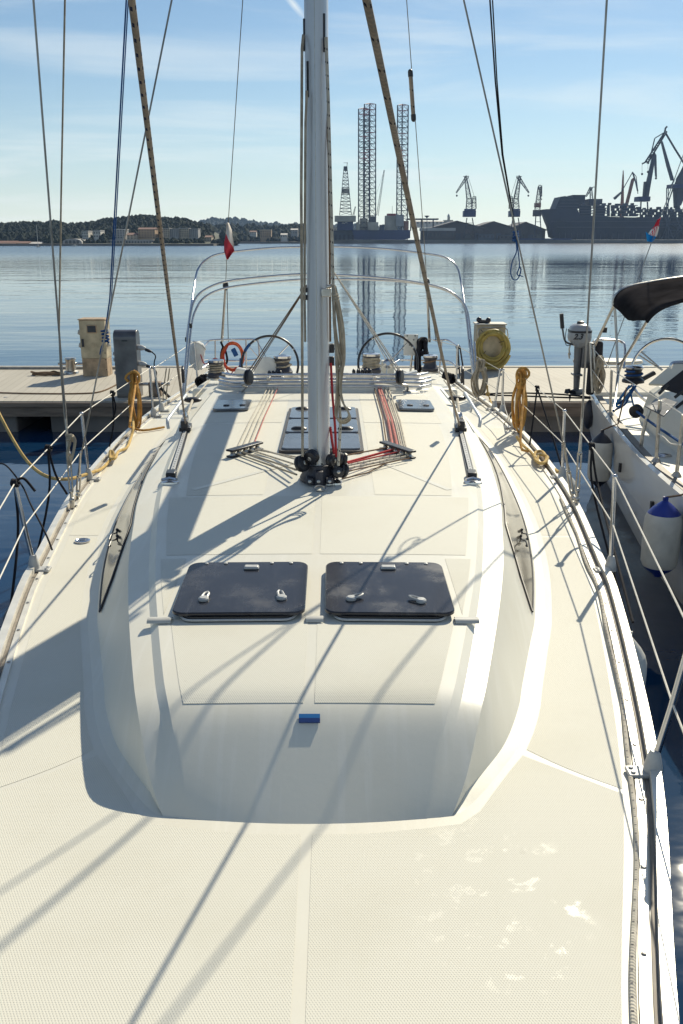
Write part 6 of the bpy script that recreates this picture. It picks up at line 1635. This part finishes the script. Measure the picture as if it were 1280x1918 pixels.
q = MB(); c_ = at_y(841, 400, 1500); q.lathe([(2.2, b.z + .02), (1.6, b.z + 2.5), (.1, c_.z)], 8, T((c_.x, 1502, 0))); q.build('spire', M['h_grey'], ct)
a, b = at_y(832, 417, 1500), at_y(850, 412, 1500); q = MB(); q.box(a.x, b.x, 1504.5, 1518, a.z - 20, b.z); q.build('nave', M['h_cream'], ct)
lm = thing('lamp_mast', W(800, 448, -3), 'tall floodlight mast with a round head beside the oil rig', 'lamp mast')
q = MB(); q.tube([W(800, 448, -3), W(800, 408, -3)], .28, 6); q.build('pole', M['cranedark'], lm)
q = MB(); c_ = W(800, 406, -3); q.lathe([(.4, -1.0), (2.2, .5), (2.4, .9), (.3, 1.2)], 10, T(c_)); q.build('lamp_head', M['cranedark'], lm)

# ---------------------------------------------------------------- lattice portal cranes
def pline(q, pts, r, dy=0): q.tube([W(x, y, dy) for x, y in pts], r, 5); return q
def beam(q, x0, y0, x1, y1, w0, w1, dy, n=7, r=.24, rb=.14): return lattice(q, W(x0, y0, dy), W(x1, y1, dy), w0, w1, n, r, rb, (0, 1, 0))
def portal(t, cx, yb, yt, wb, wt, dy, m, r=.5):
    for k, (s, d) in enumerate(((-1, -4), (1, -4), (-1, 4), (1, 4))):
        q = MB(); q.tube([W(cx + s * wb, yb, dy + d), W(cx + s * wt, yt, dy + d * .5)], r, 6); q.build('leg', M[m], t)
    q = MB()
    for f in (.25, .5, .75):
        w_ = wb + (wt - wb) * f; y = yb + (yt - yb) * f
        for d in (-4, 4): pline(q, [(cx - w_, y), (cx + w_, y)], r * .5, dy + d * (1 - f * .5))
    for d in (-4, 4): pline(q, [(cx - wb, yb), (cx + (wb + wt) * .5, (yb + yt) / 2)], r * .4, dy + d); pline(q, [(cx + wb, yb), (cx - (wb + wt) * .5, (yb + yt) / 2)], r * .4, dy + d)
    q.build('portal_bracing', M[m], t)
def lattice_crane(cx, s, label, dy, m='cranedark', sc=1.0):
    t = thing('harbour_crane', W(cx, 446, dy), label, 'crane')
    portal(t, cx, 447, 408, 11 * sc, 5 * sc, dy, m)
    q = MB(); a, b = W(cx - 9 * sc, 406, dy - 4), W(cx + 12 * sc if s > 0 else cx + 9 * sc, 391, dy - 4); a2 = W(cx - 11 * sc, 405, dy - 4)
    q.box(a2.x, b.x, RY + dy - 5, RY + dy + 5, a.z, W(cx, 395, dy).z); q.box(a.x, b.x, RY + dy - 3, RY + dy + 3, W(cx, 394.6, dy).z, b.z); q.build('machine_house', M['navy'], t)
    q = MB(); beam(q, cx - s * 1, 391, cx - s * 1, 372, 5.5, 4, dy, 4); beam(q, cx + s * 8, 391, cx + s * 9, 368, 4, 2.5, dy, 4)
    for y in (372, 380): pline(q, [(cx - s * 3, y), (cx + s * 12, y)], .3, dy - 2)
    q.build('tower', M[m], t)
    q = MB(); beam(q, cx - s * 1, 374, cx - s * 8, 331, 4, 1.6, dy, 8); q.build('main_jib', M[m], t)
    q = MB(); beam(q, cx - s * 4, 330, cx - s * 25, 361, 2.6, .8, dy, 8, .26); pline(q, [(cx - s * 1, 330), (cx - s * 12, 330.5)], .3, dy); q.build('fly_jib', M[m], t)
    q = MB()
    for d in (-1, 1): pline(q, [(cx - s * 3, 330), (cx + s * 9, 369)], .16, dy + d); pline(q, [(cx - s * 5, 331), (cx + s * 4, 372)], .16, dy + d)
    q.build('tie_bars', M[m], t)
    q = MB(); pline(q, [(cx - s * 24, 361), (cx - s * 24, 366)], .1, dy); q.ball(W(cx - s * 24, 366.5, dy), .9); q.build('hook', M[m], t)
lattice_crane(880, 1, 'dark lattice harbour crane with its jib bent to the left, over the wide shed', -4)
lattice_crane(966, -1, 'dark lattice harbour crane with its jib bent to the right, behind the blue halyard', 4)
t = thing('harbour_crane', W(1009, 446, 6), 'narrow lattice harbour crane seen end-on, with a small orange cabin, beside the bow', 'crane')
portal(t, 1008, 447, 405, 6.5, 4, 6, 'cranedark'); q = boxpx(1001, 1015, 393, 405, 2, 8); q.build('machine_house', M['shedwall'], t)
q = boxpx(1003, 1014, 380, 388, 3, 6); q.build('cabin', M['craneorange'], t)
q = MB(); beam(q, 1007, 393, 1011, 350, 4.5, 2.6, 6, 9); q.build('main_jib', M['cranedark'], t); q = MB(); beam(q, 1012, 348, 1014, 368, 3, 1.2, 6, 5); pline(q, [(1009, 347), (1014, 347)], .4, 6); q.build('fly_jib', M['cranedark'], t)
q = MB(); pline(q, [(1014, 368), (1014, 373)], .15, 6); q.ball(W(1014, 373, 6), .8); q.build('hook', M['cranedark'], t)
t = thing('harbour_crane', W(1106, 372, 60), 'small lattice crane just showing behind the ship superstructure', 'crane')
q = MB(); beam(q, 1110, 400, 1107, 352, 3.4, 1.8, 60, 8); q.build('main_jib', M['cranedark'], t); q = MB(); beam(q, 1108, 351, 1098, 368, 2.6, 1, 60, 5); pline(q, [(1104, 352), (1115, 350)], .35, 60); q.build('fly_jib', M['cranedark'], t)

# ---------------------------------------------------------------- heavy plate-jib cranes
def plate(t, nm, pts, dy, m, th=3):
    q = MB(); q.prism([W(x, y, dy) for x, y in pts], (0, th, 0)); return q.build(nm, M[m], t)
def rod(t, nm, pts, r, dy, m):
    q = MB(); pline(q, pts, r, dy); return q.build(nm, M[m], t)
t = thing('level_luffing_crane', W(1168, 386, 70), 'faded orange luffing crane rising behind the ship decks', 'crane')
plate(t, 'main_jib', [(1168, 400), (1173, 400), (1189, 336), (1187, 333), (1184, 336)], 70, 'craneorange'); plate(t, 'mast', [(1162, 410), (1169, 410), (1169, 330), (1168.5, 319), (1167.5, 330)], 76, 'craneorange')
plate(t, 'counterweight_arm', [(1150, 370.5), (1153, 374), (1165, 362), (1164, 359)], 74, 'cranegrey'); rod(t, 'fly_jib', [(1185, 322), (1191, 340), (1195, 358)], .8, 70, 'cranegrey'); rod(t, 'tie_bar', [(1164, 360), (1185, 323), (1188, 334)], .45, 72, 'cranegrey')
rod(t, 'tie_bar', [(1185, 322), (1192, 331), (1195, 358)], .4, 73, 'cranegrey'); rod(t, 'hook', [(1195, 358), (1195, 363)], .4, 70, 'cranedark')
t = thing('level_luffing_crane', W(1207, 430, 40), 'tall grey luffing crane with its long arm pointing left over the ship', 'crane')
plate(t, 'main_jib', [(1205, 372), (1215, 372), (1229, 290), (1227, 284), (1224, 288)], 40, 'cranegrey'); q = boxpx(1196, 1219, 368, 377, 34, 14); q.build('machine_house', M['navy'], t)
q = boxpx(1207, 1212, 340, 368, 38, 6); q.build('mast', M['cranedark'], t); q = MB(); portal(t, 1207, 446, 378, 9, 6, 40, 'cranegrey', .7)
q = MB(); lattice(q, W(1211, 305, 40), W(1248, 246, 40), 2.6, 1.6, 9, .5, .25, (0, 1, 0)); q.build('fly_jib', M['cranedark'], t)
rod(t, 'fly_tip', [(1203, 307), (1211, 303), (1216, 306)], .8, 40, 'cranedark'); rod(t, 'tie_bar', [(1227, 259), (1216, 303)], .6, 41, 'cranedark'); rod(t, 'tie_bar', [(1227, 259), (1245, 248)], .5, 41, 'cranedark')
rod(t, 'tip_mast', [(1245, 250), (1247, 240), (1250, 237)], .9, 40, 'cranedark'); plate(t, 'rear_plate', [(1226, 286), (1230, 290), (1231, 332), (1229, 330)], 44, 'cranegrey')
for x, y in ((1203, 326), (1214, 322), (1229, 334)): q = MB(); pline(q, [(x, 306 if x < 1220 else 325), (x, y)], .15, 40); q.ball(W(x, y, 40), 1.1); q.build('hook', M['cranedark'], t)
t = thing('level_luffing_crane', W(1262, 430, 20), 'tallest grey luffing crane, cut by the right edge, with a broad plate jib', 'crane')
plate(t, 'fly_jib', [(1239, 263), (1242, 265), (1262, 332), (1263, 338), (1258, 338), (1250, 310)], 20, 'cranegrey'); rod(t, 'fly_arm', [(1247, 249), (1264, 278), (1284, 310)], .9, 22, 'cranedark')
plate(t, 'main_jib', [(1268, 385), (1276, 385), (1300, 330), (1300, 300), (1284, 308), (1268, 335)], 24, 'cranegrey'); rod(t, 'tie_bar', [(1245, 400), (1262, 350), (1286, 300)], .6, 23, 'cranedark')
rod(t, 'tie_bar', [(1238, 262), (1248, 250)], .6, 21, 'cranedark'); q = boxpx(1258, 1300, 345, 352, 18, 14); q.build('machine_house', M['navy'], t)
rod(t, 'tie_bar', [(1263, 338), (1259, 346)], .8, 21, 'cranedark'); portal(t, 1270, 446, 388, 20, 12, 20, 'cranegrey', .9); plate(t, 'mast', [(1264, 390), (1274, 390), (1276, 350), (1262, 350)], 26, 'cranegrey')
t = thing('gantry_frame', W(1250, 446, 8), 'grey trestle gantry with crossed legs at the right end of the quay', 'gantry')
q = MB()
for x0, y0, x1, y1 in ((1249, 447, 1249, 352), (1252, 447, 1252, 352), (1240, 447, 1262, 395), (1262, 447, 1240, 395), (1240, 420, 1300, 420), (1240, 395, 1300, 395), (1262, 447, 1285, 395), (1285, 447, 1262, 395)): pline(q, [(x0, y0), (x1, y1)], .5, 8)
q.build('trestle', M['cranegrey'], t)

# ---------------------------------------------------------------- ship under construction
SY = 902
ship = thing('cruise_ship', at_y(1150, 450, SY), 'dark unfinished cruise ship on the slipway with open deck frames', 'ship')
S_ = lambda px, py, dy=0: at_y(px, py, SY + dy)
q = MB(); rows = []
for px, hb2, yt, yb in ((1018, .6, 392, 394), (1021, 3.0, 391.5, 400), (1027, 6.5, 391, 412), (1034, 9.5, 391, 424), (1040, 12, 391, 444), (1055, 14.5, 391, 449), (1080, 15.5, 391, 449), (1086, 16, 404, 449), (1180, 16, 407, 449), (1420, 16, 408, 449)):
    zt, zb = S_(px, yt).z, S_(px, yb).z; x = S_(px, 420).x; yc = SY + 16
    rows.append([(x, yc - hb2, zt), (x, yc - hb2, zt * .55 + zb * .45), (x, yc - hb2 * .9, zb), (x, yc + hb2 * .9, zb), (x, yc + hb2, zt * .55 + zb * .45), (x, yc + hb2, zt)])
q.loft(rows, closed_u=True); q.face([5, 4, 3, 2, 1, 0]); q.face([len(q.v) - 6 + i for i in range(6)]); q.build('hull', M['shipgrey'], ship, angle=25)
def sbox(nm, x0, x1, yt, yb, dy, depth, m):
    a, b = S_(x0, yb, dy), S_(x1, yt, dy); q = MB(); q.box(a.x, b.x, SY + dy, SY + dy + depth, a.z, b.z); return q.build(nm, M[m], ship)
q = MB(); q.prism([S_(x, y, 3) for x, y in ((1041, 390.8), (1050, 368.5), (1059, 367), (1073, 371), (1085, 376), (1085, 390.8))], (0, 26, 0)); q.build('bridge_front', M['shipgrey'], ship)
sbox('upper_block', 1072, 1097, 365, 383, 5, 22, 'shipgrey'); sbox('upper_block', 1103, 1129, 372.5, 383, 5, 22, 'shipgrey')
for k, y in enumerate((384, 389, 394, 399, 404)):
    for x0, x1 in ((1085.3, 1143), (1148, 1195 - 3 * (k % 2)), (1196, 1420)):
        if y < 388 and x0 > 1190: continue
        yy = y + (2.5 if x0 > 1190 else 0)
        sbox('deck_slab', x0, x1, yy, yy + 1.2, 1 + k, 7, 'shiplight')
rr = random.Random(12)
for k, y in enumerate((385.4, 390.4, 395.4, 400.4)):
    x = 1086
    while x < 1300:
        gapx = 2.5 + 3.0 * rr.random(); w_ = 4 + 12 * rr.random()
        if x < 1120: w_ = 22
        if 1143 < x + w_ < 1150: w_ = 1143 - x if x < 1143 else w_
        yy = y + (2.5 if x > 1190 else 0)
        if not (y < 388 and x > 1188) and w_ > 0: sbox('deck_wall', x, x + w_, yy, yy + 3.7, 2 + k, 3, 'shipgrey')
        x += max(w_, 1) + gapx
for k in range(16):
    x = 1090 + k * 12.5 + 6 * rr.random(); h_ = 1.2 + 3.2 * rr.random(); y = 383.9 if x < 1188 else 391.4
    sbox('deck_gear', x, x + 2.5 + 6 * rr.random(), y - h_, y, 2, 4, 'shipgrey' if k % 3 else 'shiplight')
for x0, x1, y in ((1040, 1084, 374), (1046, 1084, 380), (1042, 1084, 386), (1030, 1300, 414), (1040, 1300, 425)):
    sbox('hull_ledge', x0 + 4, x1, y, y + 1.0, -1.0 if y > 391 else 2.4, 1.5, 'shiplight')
for k in range(22):
    sbox('shore_prop', 1048 + k * 11, 1049.2 + k * 11, 436, 449, -3.5, 1.2, 'shiplight')
# barge lying along the quay under the bow
bg = thing('barge', W(1010, 452, -8), 'long dark blue barge lying along the quay under the ship bow', 'barge')
a, b = W(960, 452, -8), W(1072, 446.5, -8); q = MB(); q.prism([(a.x, RY - 9, b.z), (a.x + 3, RY - 9, -.5), (b.x - 3, RY - 9, -.5), (b.x, RY - 9, b.z)], (0, 8, 0)); q.build('hull', M['navy'], bg)
a, b = W(1020, 448, -8), W(1036, 447.3, -8); q = MB(); q.box(a.x, b.x, RY - 9.15, RY - 9.02, a.z, b.z); q.build('name_stripe', M['h_white'], bg)

# ------------------------------------------------------------------ sea air
hz = bpy.data.materials.new('sea_haze'); hz.use_nodes = True; ht = hz.node_tree; ht.nodes.clear()
ho = ht.nodes.new('ShaderNodeOutputMaterial'); hv = ht.nodes.new('ShaderNodeVolumePrincipled')
hv.inputs['Color'].default_value = (.46, .66, 1.0, 1); hv.inputs['Density'].default_value = .00010; hv.inputs['Anisotropy'].default_value = .2
ht.links.new(hv.outputs[0], ho.inputs['Volume'])
q = MB(); q.box(-3200, 3200, -70, 3000, -5, 190); tag(q.build('haze', hz, smooth=False), 'thin blue sea haze over the whole bay', 'haze', kind='stuff')
